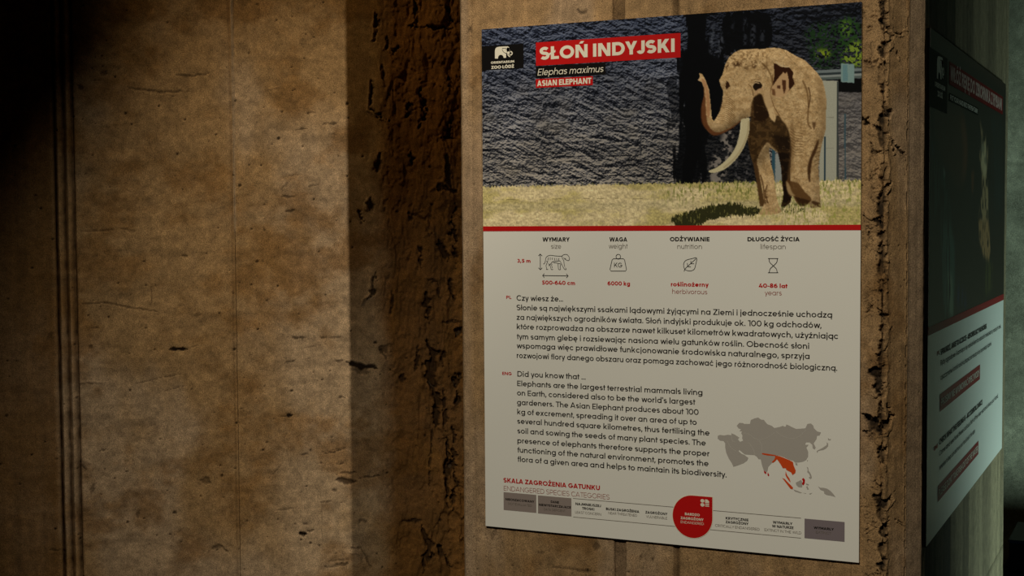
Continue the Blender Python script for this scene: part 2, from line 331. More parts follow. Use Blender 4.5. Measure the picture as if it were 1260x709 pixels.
def left_relief(S, Z):
    n1 = fbm(S * 5, Z * 7, 5, 1); n2 = fbm(S * 22, Z * 30, 4, 9)
    H = (n1 - 0.5) * 0.008 + (n2 - 0.5) * 0.0022
    col = mixc(BROWN, PALE, sstep(0.44, 0.64, fbm(S * 3.1 + 4, Z * 2.0 + 1, 4, 21)))
    pale = 1.5 * bump1(S, -0.42, 0.14) * sstep(1.05, 0.75, Z) * sstep(0.35, 0.6, fbm(S * 6, Z * 4, 3, 33) + 0.12)
    col = mixc(col, PALE * 0.98, np.clip(pale, 0, 1))
    col = mixc(col, OCHRE * 0.80, 0.62 * sstep(0.46, 0.72, fbm(S * 6 + 2, Z * 8, 6, 41, 0.6)))
    col = col * (0.72 + 0.56 * fbm(S * 70, Z * 80, 3, 5, 0.7))[..., None] * (0.80 + 0.40 * fbm(S * 14, Z * 22, 4, 6))[..., None]
    # faint wide drag marks
    col = col * (1 - 0.16 * sstep(0.62, 0.78, fbm(S * 4, Z * 38, 3, 61)))[..., None]
    # triple formwork ridge and its grooves; vertical lip further right
    for o, w, a in ((-0.030, 0.004, -0.010), (-0.018, 0.006, 0.009), (-0.005, 0.004, -0.008), (0.008, 0.006, 0.010), (0.021, 0.0045, -0.011)):
        wig = 0.0025 * (fbm(Z * 9, Z * 0 + o * 90, 3, 17) - 0.5)
        b = bump1(S, S_RIDGE + o + wig, w)
        H += a * b
        if a < 0: col = mixc(col, DARK * 0.9, np.clip(0.75 * b * (0.5 + fbm(Z * 40, Z * 3, 2, 3)), 0, 1))
    lip_on = sstep(0.56, 0.62, Z); b = bump1(S, S_JOINT, 0.0035)
    H += (0.0075 * lip_on + 0.001) * b * (0.7 + 0.6 * vn(Z * 30, Z * 0, 4)) - 0.003 * bump1(S, S_JOINT - 0.008, 0.003) * (0.4 + 0.6 * lip_on)
    col = mixc(col, PALE * 1.15, 0.85 * b * lip_on)
    col = mixc(col, DARK, 0.35 * bump1(S, S_JOINT - 0.009, 0.003))
    # panel left of the ridge: darker, streaked upright
    lf = sstep(S_RIDGE - 0.02, S_RIDGE - 0.05, S)
    st = fbm(S * 34, Z * 1.6, 4, 71)
    col = mixc(col, OCHRE * 0.55 * (0.6 + 0.8 * st)[..., None], 0.75 * lf)
    H += lf * (st - 0.5) * 0.006
    # crumbling strip beside the pier
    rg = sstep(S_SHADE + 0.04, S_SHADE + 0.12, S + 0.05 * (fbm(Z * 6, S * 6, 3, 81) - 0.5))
    v = ridge(S * 17, Z * 4.2, 4, 91)
    w1 = fbm(S * 24, Z * 9, 5, 101)
    H += rg * ((w1 - 0.5) * 0.011 - 0.007 * sstep(0.82, 0.97, v) + (fbm(S * 60, Z * 16, 3, 37) - 0.5) * 0.003)
    for sc, sz, a_, sd in ((11, 4.0, 0.0055, 731), (22, 7, 0.003, 741), (8, 10, 0.0035, 751)):
        q = fbm(S * sc, Z * sz, 5, sd, 0.58)
        H += 0.8 * rg * a_ * (sstep(0.495, 0.512, q) + 0.7 * sstep(0.60, 0.612, q) - 0.7 * (1 - sstep(0.38, 0.392, q)))
        col = mixc(col, DARK * 0.8, rg * 0.5 * np.exp(-((q - 0.492) / 0.008) ** 2) * sstep(0.4, 0.6, w1))
    f1, f2 = worley(S * 11 + 0.6 * w1 * 3, Z * 4.5, 5)
    crk = (1 - sstep(0.0, 0.10, f2 - f1)) * sstep(0.52, 0.62, fbm(S * 9, Z * 4, 3, 111))
    H -= rg * crk * 0.010
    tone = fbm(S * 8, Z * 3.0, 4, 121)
    col = mixc(col, OCHRE * np.array((0.86, 0.78, 0.66)) * (0.32 + 0.85 * tone)[..., None], 0.92 * rg)  # rough strip's ochre, darkened to carry some of the pier's shadow too
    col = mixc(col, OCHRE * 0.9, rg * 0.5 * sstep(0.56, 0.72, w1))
    edge = sstep(-0.055, -0.035, S)
    v2 = fbm(S * 36, Z * 30, 4, 131)
    H += edge * (v2 - 0.62) * 0.02
    dent = np.zeros(S.shape)
    for i, (pts, w, dpt) in enumerate(L_CRUMBLE):
        m = sstep(0.08, 0.7, stroke(S, Z, pts, w * 1.0, 1.0, 140 + i))
        H -= m * dpt * 1.1; dent = np.maximum(dent, m)
        H += 0.004 * stroke(S, Z, [(a - w * 1.6, c) for a, c in pts], w * 0.8, 0.5, 150 + i)
    for i, (pts, w, dpt, dk) in enumerate(L_SCRAPES):
        m = stroke(S, Z, pts, w * 1.0, 0.6, 200 + i)
        H -= m * dpt; col = mixc(col, DARK * 0.4, np.clip(m * dk, 0, 1))
    hl = holes(S, Z, 31, 4, 0.10, 0.0036) + holes(S * 0.9 + Z * 0.43, Z * 0.9 - S * 0.43, 13, 6, 0.12, 0.0055)
    H -= 0.004 * np.clip(hl, 0, 1); col = mixc(col, DARK * 0.35, np.clip(hl, 0, 1) * 0.85)
    col = mixc(col, DARK * 0.55, np.clip(dent * 0.75, 0, 1))
    return H, np.clip(col, 0.001, 1)

P0 = Vector((*(-0.732,1.3), 0.0)); LD = Vector((0.814, 0.581, 0)).normalized(); LN = Vector((LD.y, -LD.x, 0))
def left_points(S, Z, H):
    P = np.zeros(S.shape + (3,))
    P[..., 0] = P0.x + LD.x * S + LN.x * H; P[..., 1] = P0.y + LD.y * S + LN.y * H; P[..., 2] = Z
    return P

# pier: arc length along its outline, corner points (x, y)
PX = [(-0.056, 1.42), (-0.056, 0.014), (-0.050, 0.008), (0.790, 0.008), (0.846, 0.080), (0.846, 1.42)]
_seg = [0.0]
for (a, b), (c, e) in zip(PX[:-1], PX[1:]): _seg.append(_seg[-1] + math.hypot(c - a, e - b))
S_FL, S_F0, S_F1, S_C1, S_END = _seg[1], _seg[2], _seg[3], _seg[4], _seg[5]
def front_s(x): return S_F0 + (x + 0.050)
def pier_points(S, Z, H):
    px = np.interp(S, _seg, [p[0] for p in PX]); py = np.interp(S, _seg, [p[1] for p in PX])
    e = 0.004
    tx = np.interp(S + e, _seg, [p[0] for p in PX]) - np.interp(S - e, _seg, [p[0] for p in PX])
    ty = np.interp(S + e, _seg, [p[1] for p in PX]) - np.interp(S - e, _seg, [p[1] for p in PX])
    l = np.hypot(tx, ty) + 1e-9
    P = np.zeros(S.shape + (3,)); P[..., 0] = px + ty / l * H; P[..., 1] = py - tx / l * H; P[..., 2] = Z
    return P
K_CRACKS = [   # breaks running out from the broken corner, in front-plane metres (x, z)
    ([(0.7816,0.9976),(0.7839,0.9884),(0.7874,0.9724),(0.7964,0.9561),(0.802,0.9468),(0.8043,0.9331),(0.7944,0.9203)], 0.009, 0.020), ([(0.7749,1.0003),(0.7905,0.9969)], 0.009, 0.020),
    ([(0.7616,0.9742),(0.7728,0.9723),(0.7818,0.9649)], 0.003, 0.008), ([(0.8086,0.9463),(0.8219,0.9444),(0.8307,0.9454)], 0.003, 0.010),
    ([(0.8306,0.9572),(0.8394,0.9555)], 0.004, 0.010), ([(0.7572,0.9553),(0.7684,0.9579)], 0.003, 0.008),
    ([(0.7799,0.9166),(0.7844,0.9051),(0.7934,0.9023)], 0.008, 0.018), ([(0.753,0.8978),(0.7621,0.8916),(0.7733,0.8967),(0.7778,0.8998)], 0.004, 0.010),
    ([(0.7822,0.8973),(0.7912,0.8912),(0.7935,0.8798)], 0.004, 0.010), ([(0.7892,0.8597),(0.797,0.8503)], 0.004, 0.010),
    ([(0.8177,0.9144),(0.8211,0.903)], 0.004, 0.010),
    ([(0.7921,0.8194),(0.7969,0.8072),(0.7871,0.7955),(0.7811,0.7917)], 0.009, 0.018), ([(0.7523,0.7968),(0.7612,0.7876),(0.7732,0.7819),(0.7892,0.7753)], 0.009, 0.022),
    ([(0.7892,0.7753),(0.7952,0.765),(0.8092,0.7505),(0.825,0.7421),(0.8368,0.7317)], 0.006, 0.016), ([(0.7874,0.7512),(0.7933,0.7571)], 0.008, 0.016),
    ([(0.7654,0.7518),(0.7695,0.7355),(0.7894,0.739)], 0.003, 0.010), ([(0.8073,0.7386),(0.8132,0.7404)], 0.005, 0.010),
    ([(0.7657,0.7032),(0.7679,0.6708),(0.7898,0.6724)], 0.003, 0.007), ([(0.7677,0.7012),(0.7797,0.707)], 0.003, 0.006),
    ([(0.7937,0.6905),(0.7997,0.6824),(0.7919,0.6623),(0.794,0.64)], 0.006, 0.014), ([(0.752,0.6242),(0.7662,0.618),(0.7822,0.6098),(0.7922,0.6097)], 0.009, 0.020),
    ([(0.7603,0.5854),(0.7683,0.6017)], 0.003, 0.008), ([(0.7804,0.5834),(0.7884,0.5895),(0.7944,0.5813)], 0.006, 0.012),
    ([(0.7826,0.5574),(0.7906,0.5493),(0.7985,0.5574)], 0.008, 0.012), ([(0.7828,0.5208),(0.7907,0.529),(0.7968,0.523)], 0.007, 0.014),
    ([(0.7837,0.4984),(0.7909,0.5005),(0.7957,0.5067)], 0.007, 0.013), ([(0.755,0.4468),(0.7631,0.4551),(0.7671,0.4634),(0.7752,0.4574)], 0.004, 0.008),
    ([(0.7549,0.4734),(0.7621,0.4797),(0.7609,0.4858)], 0.003, 0.006), ([(0.7832,0.4556),(0.7893,0.4435),(0.7993,0.4396),(0.8052,0.4418)], 0.009, 0.017),
    ([(0.7756,0.3756),(0.7877,0.3699),(0.7956,0.3886)], 0.006, 0.013), ([(0.772,0.318),(0.782,0.3287),(0.7879,0.3454),(0.7939,0.3415)], 0.012, 0.022),
    ([(0.7699,0.3179),(0.78,0.3122)], 0.008, 0.020),
    ([(0.7543,0.2645),(0.7706,0.256),(0.78,0.2377),(0.7869,0.2324)], 0.012, 0.026), ([(0.7799,0.2424),(0.7983,0.2528),(0.8051,0.265),(0.7958,0.2856)], 0.010, 0.022),
    ([(0.7545,0.2385),(0.7684,0.2393)], 0.005, 0.012), ([(0.7783,0.1241),(0.7831,0.1079),(0.7992,0.1069),(0.8106,0.122),(0.8197,0.1274)], 0.007, 0.016),
    ([(0.7736,0.1474),(0.7852,0.1436)], 0.005, 0.012), ([(0.7602,0.056),(0.7717,0.0666),(0.7809,0.0769)], 0.003, 0.006),
    ([(0.7878,0.0823),(0.7971,0.0783),(0.7904,0.0493),(0.7973,0.0429)], 0.009, 0.015), ([(0.82,0.078),(0.8406,0.0681)], 0.002, 0.004),
    ([(0.7928,0.0235),(0.7953,0.0024),(0.7884,-0.0126),(0.7931,-0.0211)], 0.008, 0.015), ([(0.7962,0.2151),(0.7918,0.1913),(0.7965,0.1774)], 0.006, 0.014),
]
K_MARKS = [([(0.1996,1.0238),(0.2093,1.0187),(0.2254,1.022)], 0.006, 0.5), ([(-0.0368,0.9961),(-0.0305,1.0053),(-0.0275,0.9942)], 0.003, 0.5),
    ([(0.1433,-0.0699),(0.2059,-0.0721),(0.2429,-0.0721)], 0.0025, 0.55), ([(0.3316,-0.03),(0.334,-0.0309)], 0.012, 0.6), ([(0.3514,-0.0355),(0.3553,-0.0348)], 0.007, 0.7),
    ([(0.2349,-0.0184),(0.2451,-0.0189)], 0.012, 0.5), ([(0.3056,-0.0648),(0.3076,-0.0616)], 0.004, 0.9), ([(0.2195,-0.066),(0.2199,-0.0745)], 0.003, 0.9),
    ([(0.2019,-0.0466),(0.2027,-0.0469)], 0.003, 0.9), ([(0.0566,-0.078),(0.0583,-0.0786)], 0.003, 0.9), ([(0.1158,-0.0681),(0.1171,-0.0687)], 0.003, 0.8),
    ([(0.0251,-0.0987),(0.0264,-0.0993)], 0.003, 0.9), ([(0.1181,-0.0491),(0.1266,-0.0443)], 0.006, 0.4), ([(0.0105,-0.0152),(0.0192,-0.0159)], 0.012, 0.4)]
def pier_relief(S, Z):
    X = S - S_F0 - 0.050
    n1 = fbm(S * 6, Z * 6, 4, 301)
    H = (n1 - 0.5) * 0.0018 + (fbm(S * 60, Z * 60, 3, 305) - 0.5) * 0.0010
    col = mixc(BROWN, PALE * 0.95, 0.6 * sstep(0.42, 0.62, fbm(S * 9, Z * 3, 4, 311)))
    col = mixc(col, OCHRE * 0.75, 0.65 * sstep(0.52, 0.68, fbm(S * 8, Z * 7, 5, 321)))
    grainv = fbm(S * 130, Z * 4, 3, 331)
    H += (grainv - 0.5) * 0.0010
    col = col * (0.84 + 0.32 * grainv)[..., None] * (0.82 + 0.36 * fbm(S * 90, Z * 90, 3, 341))[..., None]
    # left arris: smoother pale strip
    la = bump1(X, -0.044, 0.012)
    col = mixc(col, PALE, 0.55 * la)
    H -= 0.0012 * bump1(X, -0.028, 0.002)
    # recessed joint bands between the boards of the front
    for c, w, dk in ((0.288, 0.011, 0.55), (0.4035, 0.005, 0.6)):
        b = sstep(w + 0.003, w - 0.001, np.abs(X - c + 0.002 * (fbm(Z * 12, Z * 0, 3, 7) - 0.5)))
        H -= 0.005 * b; col = mixc(col, DARK * 1.2, dk * b * (0.6 + 0.6 * fbm(Z * 20, S * 20, 3, 8)))
    for pts, w, dk in K_MARKS:
        m = stroke(X, Z, pts, w, 0.5, 21); H -= m * 0.002; col = mixc(col, DARK * 0.5, np.clip(m * dk, 0, 1))
    # broken corner
    U = X - 0.786
    near = sstep(0.050, 0.006, np.abs(U))
    wander = 0.016 * (fbm(Z * 22 + U * 8, U * 20 + 3, 5, 351, 0.62) - 0.5)
    width = 0.0009 + 0.0080 * sstep(0.44, 0.70, fbm(Z * 34, Z * 0 + 9, 4, 361, 0.6))
    side = U - 0.002 + wander + 0.004 * (fbm(X * 150, Z * 150, 3, 365, 0.6) - 0.5)
    line = (1 - sstep(0.55, 1.0, np.abs(side) / width)) * (0.35 + 0.65 * sstep(0.36, 0.5, fbm(Z * 60, X * 60, 3, 367)))
    H += 0.0025 * bump1(side, -0.006, 0.004) * fbm(Z * 40, X * 40, 3, 368) + 0.0016 * bump1(side, 0.008, 0.004)
    f1, f2 = worley(X * 75, Z * 60, 9)
    chunk = (fbm(X * 60, Z * 50, 3, 371) - 0.5)
    H += near * chunk * 0.006 * sstep(0.3, 0.6, fbm(Z * 14, X * 14, 3, 381))
    crack = line * 0.013
    dk = line * 0.85
    for i, (pts, w, dpt) in enumerate(K_CRACKS):
        m = sstep(0.10, 0.55, stroke(X, Z, pts, w * 0.80, 1.0, 400 + i))
        inner = 0.55 + 0.9 * (f1 - 0.35)
        crack = np.maximum(crack, m * dpt * np.clip(inner, 0.25, 1.1)); dk = np.maximum(dk, m * np.clip(dpt / 0.016, 0.4, 1.0) * 0.9)
        H += 0.0022 * stroke(X, Z, [(a, c - w * 1.5) for a, c in pts], w * 0.7, 0.6, 450 + i)
    H -= crack
    zone = sstep(-0.052, -0.040, U) * sstep(0.004, -0.004, U)
    for sc, sd, th in ((24, 761, 0.007), (45, 771, 0.008)):
        q = fbm(X * sc, Z * sc * 0.8, 5, sd, 0.6)
        hair = np.exp(-((q - 0.5) / th) ** 2) * zone * sstep(0.47, 0.56, fbm(X * 20 + 3, Z * 16, 3, sd + 2))
        H -= 0.003 * hair; dk = np.maximum(dk, 0.75 * hair)
        H += zone * 0.0010 * sstep(0.49, 0.515, q)
    chips = holes(X, Z, 120, 31, 0.10, 0.0022) * sstep(0.04, 0.0, np.abs(U)) + holes(X, Z, 60, 8, 0.06, 0.0016)
    H -= 0.002 * np.clip(chips, 0, 1)
    col = mixc(col, DARK * 0.4, np.clip(chips * 0.8, 0, 1))
    col = mixc(col, DARK * 0.16, np.clip(dk * (0.62 + 0.7 * fbm(X * 110, Z * 110, 2, 391)), 0, 0.92))
    H = np.where(X < 0.757, np.minimum(H, 0.0007), H)     # the corner stays clear of the board's back
    # beaded line along the chamfer and the smoother strip beyond
    ub = S - (S_F1 + 0.052)
    bead = sstep(0.0016, 0.0006, np.abs(ub + 0.001 * (vn(Z * 60, Z * 0, 2) - 0.5))) * sstep(0.42, 0.60, vn(Z * 150, Z * 0 + 2, 12)) * sstep(0.2, 0.35, fbm(Z * 5, Z * 0, 2, 14))
    H -= 0.004 * bead; H += 0.0014 * bump1(ub, 0.0, 0.003)
    col = mixc(col, DARK * 0.35, np.clip(bead * 0.9, 0, 1))
    smooth = sstep(0.001, 0.004, ub) * (S < S_C1 + 0.02)
    col = mixc(col, PALE * np.array((0.68, 0.70, 0.72)) * (0.8 + 0.4 * fbm(S * 200, Z * 5, 2, 5))[..., None], 0.8 * smooth)
    # right face: darker, upright boards of differing tone; darkest band is a painted shadow
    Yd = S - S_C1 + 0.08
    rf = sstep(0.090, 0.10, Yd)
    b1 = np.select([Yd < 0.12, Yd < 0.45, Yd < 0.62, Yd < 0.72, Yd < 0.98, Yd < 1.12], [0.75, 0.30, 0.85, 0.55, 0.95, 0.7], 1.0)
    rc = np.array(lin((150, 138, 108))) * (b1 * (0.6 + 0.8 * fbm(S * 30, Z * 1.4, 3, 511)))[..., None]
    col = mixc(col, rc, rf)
    H += rf * (fbm(S * 30, Z * 1.4, 3, 511) - 0.5) * 0.002
    lf = sstep(S_FL, S_FL - 0.03, S)
    H += lf * (fbm(S * 12, Z * 8, 4, 521) - 0.5) * 0.004
    return H, np.clip(col, 0.001, 1)

def patch(name, s0, s1, z0, z1, ds, relief, points, mat, parent, dz=None, gap=0.0006):
    dz = dz or ds
    n = max(2, int(round((s1 - s0) / ds))) + 1; m = max(2, int(round((z1 - z0) / dz))) + 1
    s = np.linspace(s0 + gap, s1 - gap, n); z = np.linspace(z0, z1, m)
    S, Z = np.meshgrid(s, z, indexing='ij')
    H, col = relief(S, Z)
    # turn the border back into the wall so that the slab has an edge
    S = np.pad(S, 1, 'edge'); Z = np.pad(Z, 1, 'edge'); H = np.pad(H, 1, 'edge'); col = np.pad(col, ((1, 1), (1, 1), (0, 0)), 'edge')
    H[0, :] = H[-1, :] = -0.03; H[:, 0] = H[:, -1] = -0.03
    me = grid_mesh(name, points(S, Z, H), col)
    return finish(name, me, mat, parent)
def structure(name, V, F, mat, label=None):
    o = finish(name, mesh_from(name, V, F), mat); o['kind'] = 'structure'
    if label: o['label'] = label
    return o

# ---------------------------------------------------------------- the setting
ZF, ZC = -1.05, 3.50
structure('floor', *box_vf(-3.8, 3.6, -4.2, 3.6, ZF - 0.1, ZF), M_PLAIN, 'dark floor below the frame')
structure('ceiling', *box_vf(-3.8, 3.6, -4.2, 3.6, ZC, ZC + 0.1), M_BLACKEDGE, 'black ceiling above the frame')
structure('wall_front', *box_vf(-3.8, 3.6, -4.3, -4.2, ZF, ZC), M_PLAIN, 'dark concrete wall behind the viewer')
structure('wall_right', *box_vf(3.5, 3.6, -4.2, 3.6, ZF, ZC), M_PLAIN, 'dark concrete wall far right, out of the frame')
structure('wall_side', *box_vf(-3.8, -3.7, -4.2, 0.4, ZF, ZC), M_PLAIN, 'dark concrete wall far left, out of the frame')

def slab(name, s0, s1, z0, z1, h0, h1):
    V = []
    for h in (h0, h1):
        for s, z in ((s0, z0), (s1, z0), (s1, z1), (s0, z1)):
            p = P0 + LD * s + LN * h; V.append((p.x, p.y, z))
    return V, [(0, 1, 2, 3), (7, 6, 5, 4), (0, 4, 5, 1), (1, 5, 6, 2), (2, 6, 7, 3), (3, 7, 4, 0)]
wall_left = structure('wall_left', *slab('x', -3.75, 1.25, ZF, ZC, -0.25, -0.028), M_PLAIN, 'rough warm brown concrete wall left of the pier, half in its shadow')
za, zb = -0.50, 1.36
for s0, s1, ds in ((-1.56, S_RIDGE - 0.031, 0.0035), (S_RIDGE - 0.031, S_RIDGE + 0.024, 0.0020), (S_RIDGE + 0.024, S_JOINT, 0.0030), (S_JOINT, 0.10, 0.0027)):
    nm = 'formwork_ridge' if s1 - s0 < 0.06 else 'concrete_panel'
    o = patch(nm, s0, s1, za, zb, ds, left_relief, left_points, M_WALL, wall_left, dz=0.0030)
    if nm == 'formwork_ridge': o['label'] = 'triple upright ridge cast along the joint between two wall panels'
    elif s1 > 0: o['label'] = 'wide panel with crumbling, peeling upright scars beside the pier'
for s0, s1, z0, z1 in ((-3.7, -1.56, ZF, ZC), (0.10, 1.2, ZF, ZC), (-1.56, 0.10, ZF, za), (-1.56, 0.10, zb, ZC)):
    patch('concrete_panel', s0, s1, z0, z1, 0.02, left_relief, left_points, M_WALL, wall_left)

def back_relief(S, Z):
    n = fbm(S * 3, Z * 3, 5, 601); H = (n - 0.5) * 0.02
    for zz in (0.28, 0.83): H = H - 0.006 * bump1(Z, zz + 0.004 * S, 0.006)
    c = np.array(lin((186, 184, 158))) * (0.45 + 1.1 * fbm(S * 9, Z * 9, 5, 611))[..., None]
    return H, np.clip(c, 0.001, 1)
def back_points(S, Z, H):
    P = np.zeros(S.shape + (3,)); P[..., 0] = S; P[..., 1] = 3.2 - H; P[..., 2] = Z
    return P
wall_back = structure('wall_back', *box_vf(0.1, 3.55, 3.23, 3.4, ZF, ZC), M_PLAIN, 'mottled grey-green concrete wall far behind at the right edge')
patch('concrete_panel', 0.2, 1.35, ZF, ZC, 0.010, back_relief, back_points, M_WALL, wall_back)
patch('concrete_panel', 1.35, 3.5, ZF, ZC, 0.04, back_relief, back_points, M_WALL, wall_back)

# the pier (freestanding concrete wall end that carries both panels)
cv = []; ci = []
core = [(-0.036, 1.40), (-0.036, 0.035), (0.778, 0.035), (0.826, 0.090), (0.826, 1.40)]
for z in (ZF, ZC): cv += [(x, y, z) for x, y in core]
ci = [(0, 1, 6, 5), (1, 2, 7, 6), (2, 3, 8, 7), (3, 4, 9, 8), (4, 0, 5, 9), (4, 3, 2, 1, 0), (5, 6, 7, 8, 9)]
pier = structure('wall_center', cv, ci, M_PLAIN, 'freestanding brown concrete pier carrying the two information boards')
za, zb = -0.26, 1.20
X1, X2_ = 0.288, 0.4035
for a, b, ds, dz, nm in ((S_FL - 0.03, front_s(X1 - 0.011), 0.0022, 0.0030, 'board_panel'), (front_s(X1 - 0.011), front_s(X1 + 0.011), 0.0022, 0.004, 'joint_strip'),
                     (front_s(X1 + 0.011), front_s(X2_), 0.0025, 0.0035, 'board_panel'), (front_s(X2_), front_s(0.735), 0.004, 0.004, 'board_panel'),
                     (front_s(0.735), S_F1 + 0.052, 0.0011, 0.0013, 'crumbled_corner'), (S_F1 + 0.052, S_C1 + 0.02, 0.0013, 0.0020, 'chamfer_strip'),
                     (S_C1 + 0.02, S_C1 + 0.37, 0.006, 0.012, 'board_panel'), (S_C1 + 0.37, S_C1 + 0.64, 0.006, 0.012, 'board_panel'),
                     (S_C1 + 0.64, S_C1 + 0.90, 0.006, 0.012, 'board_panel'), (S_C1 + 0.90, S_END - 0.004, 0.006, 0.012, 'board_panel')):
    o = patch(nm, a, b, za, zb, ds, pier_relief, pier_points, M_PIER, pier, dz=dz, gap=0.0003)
    if nm == 'crumbled_corner': o['label'] = 'broken corner with a deep jagged vertical crack and side cracks'
    if nm == 'joint_strip': o['label'] = 'dark recessed joint band between two boards'
patch('board_panel', 0.004, S_FL - 0.03, ZF, ZC, 0.02, pier_relief, pier_points, M_PIER, pier)
for z0, z1 in ((ZF, za), (zb, ZC)):
    patch('board_panel', S_FL - 0.03, front_s(0.735), z0, z1, 0.006, pier_relief, pier_points, M_PIER, pier, dz=0.02)
    patch('crumbled_corner', front_s(0.735), S_C1 + 0.02, z0, z1, 0.004, pier_relief, pier_points, M_PIER, pier, dz=0.006)
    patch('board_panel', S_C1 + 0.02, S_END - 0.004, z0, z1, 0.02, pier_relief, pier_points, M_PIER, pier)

# ---------------------------------------------------------------- flat print helpers
class Sheet:
    """flat print surface: page millimetres (x right, y down) to world, d = lift off the face"""
    def __init__(self, f, root): self.f = f; self.root = root
    def add(self, name, V2, F, mat, d, parent=None, label=None):
        me = mesh_from(name, [self.f(v[0], v[1], d + (v[2] if len(v) > 2 else 0)) for v in V2], F)
        o = finish(name, me, mat, parent or self.root)
        if label: o['label'] = label
        return o
def poly_vf(pts):
    tri = tessellate_polygon([[Vector((x, y, 0)) for x, y in pts]])
    return list(pts), [tuple(t) for t in tri]
def polys_vf(list_of_pts): return merge([poly_vf(p) for p in list_of_pts])
def smooth_path(pts, closed=False, n=6):
    P = np.array(pts, float); out = []; k = len(P)
    rng = range(k) if closed else range(k - 1)
    for i in rng:
        p0 = P[(i - 1) % k] if closed or i > 0 else P[0]; p1 = P[i]; p2 = P[(i + 1) % k]; p3 = P[(i + 2) % k] if closed or i + 2 < k else P[-1]
        for j in range(n):
            t = j / n
            out.append(tuple(0.5 * ((2 * p1) + (p2 - p0) * t + (2 * p0 - 5 * p1 + 4 * p2 - p3) * t * t + (3 * p1 - p0 - 3 * p2 + p3) * t ** 3)))
    if not closed: out.append(tuple(P[-1]))
    return out
def ribbon_vf(pts, w, closed=False):
    P = np.array(pts, float); k = len(P); V = []; F = []
    for i in range(k):
        a = P[i - 1] if (i > 0 or closed) else P[i]; b = P[(i + 1) % k] if (i < k - 1 or closed) else P[i]
        t = b - a; t = t / (np.hypot(*t) + 1e-9); nrm = np.array((-t[1], t[0])) * w / 2
        V += [tuple(P[i] + nrm), tuple(P[i] - nrm)]
    for i in range(k if closed else k - 1):
        j = (i + 1) % k; F.append((2 * i, 2 * i + 1, 2 * j + 1, 2 * j))
    return V, F
def disc_pts(cx, cy, rx, ry=None, n=40):
    ry = ry or rx
    return [(cx + rx * math.cos(2 * math.pi * i / n), cy + ry * math.sin(2 * math.pi * i / n)) for i in range(n)]

# geometric lettering drawn stroke by stroke (circles, stems and diagonals of one weight)
CAP, XH, ASC, DESC = 0.70, 0.50, 0.73, -0.19
class Pen:
    def __init__(self, h): self.h = h; self.parts = []
    def poly(self, pts): self.parts.append((list(pts), [tuple(range(len(pts)))]))
    def path(self, pts): self.parts.append(ribbon_vf(pts, 2 * self.h))
    def S(self, x, y0, y1): h = self.h; self.poly([(x - h, y0), (x + h, y0), (x + h, y1), (x - h, y1)])
    def B(self, y, x0, x1): h = self.h * 0.92; self.poly([(x0, y - h), (x1, y - h), (x1, y + h), (x0, y + h)])
    def D(self, x0, y0, x1, y1, f=1.0):
        """diagonal with level ends; x0, x1 are centres"""
        k = self.h * f * math.hypot(x1 - x0, y1 - y0) / abs(y1 - y0)
        self.poly([(x0 - k, y0), (x0 + k, y0), (x1 + k, y1), (x1 - k, y1)])
    def arc(self, cx, cy, rx, ry, a0, a1, n=None):
        n = n or max(5, int(abs(a1 - a0) / 12)); h = self.h
        return [(cx + (rx - h) * math.cos(math.radians(a0 + (a1 - a0) * i / n)), cy + (ry - h) * math.sin(math.radians(a0 + (a1 - a0) * i / n))) for i in range(n + 1)]
    def A(self, *a): self.path(self.arc(*a))
    def ring(self, cx, cy, rx, ry):
        P = self.arc(cx, cy, rx, ry, 0, 360, 32)[:-1]; self.parts.append(ribbon_vf(P, 2 * self.h, True))
    def dot(self, x, y, r): self.poly([(x + r * math.cos(t * math.pi / 6), y + r * math.sin(t * math.pi / 6)) for t in range(12)])
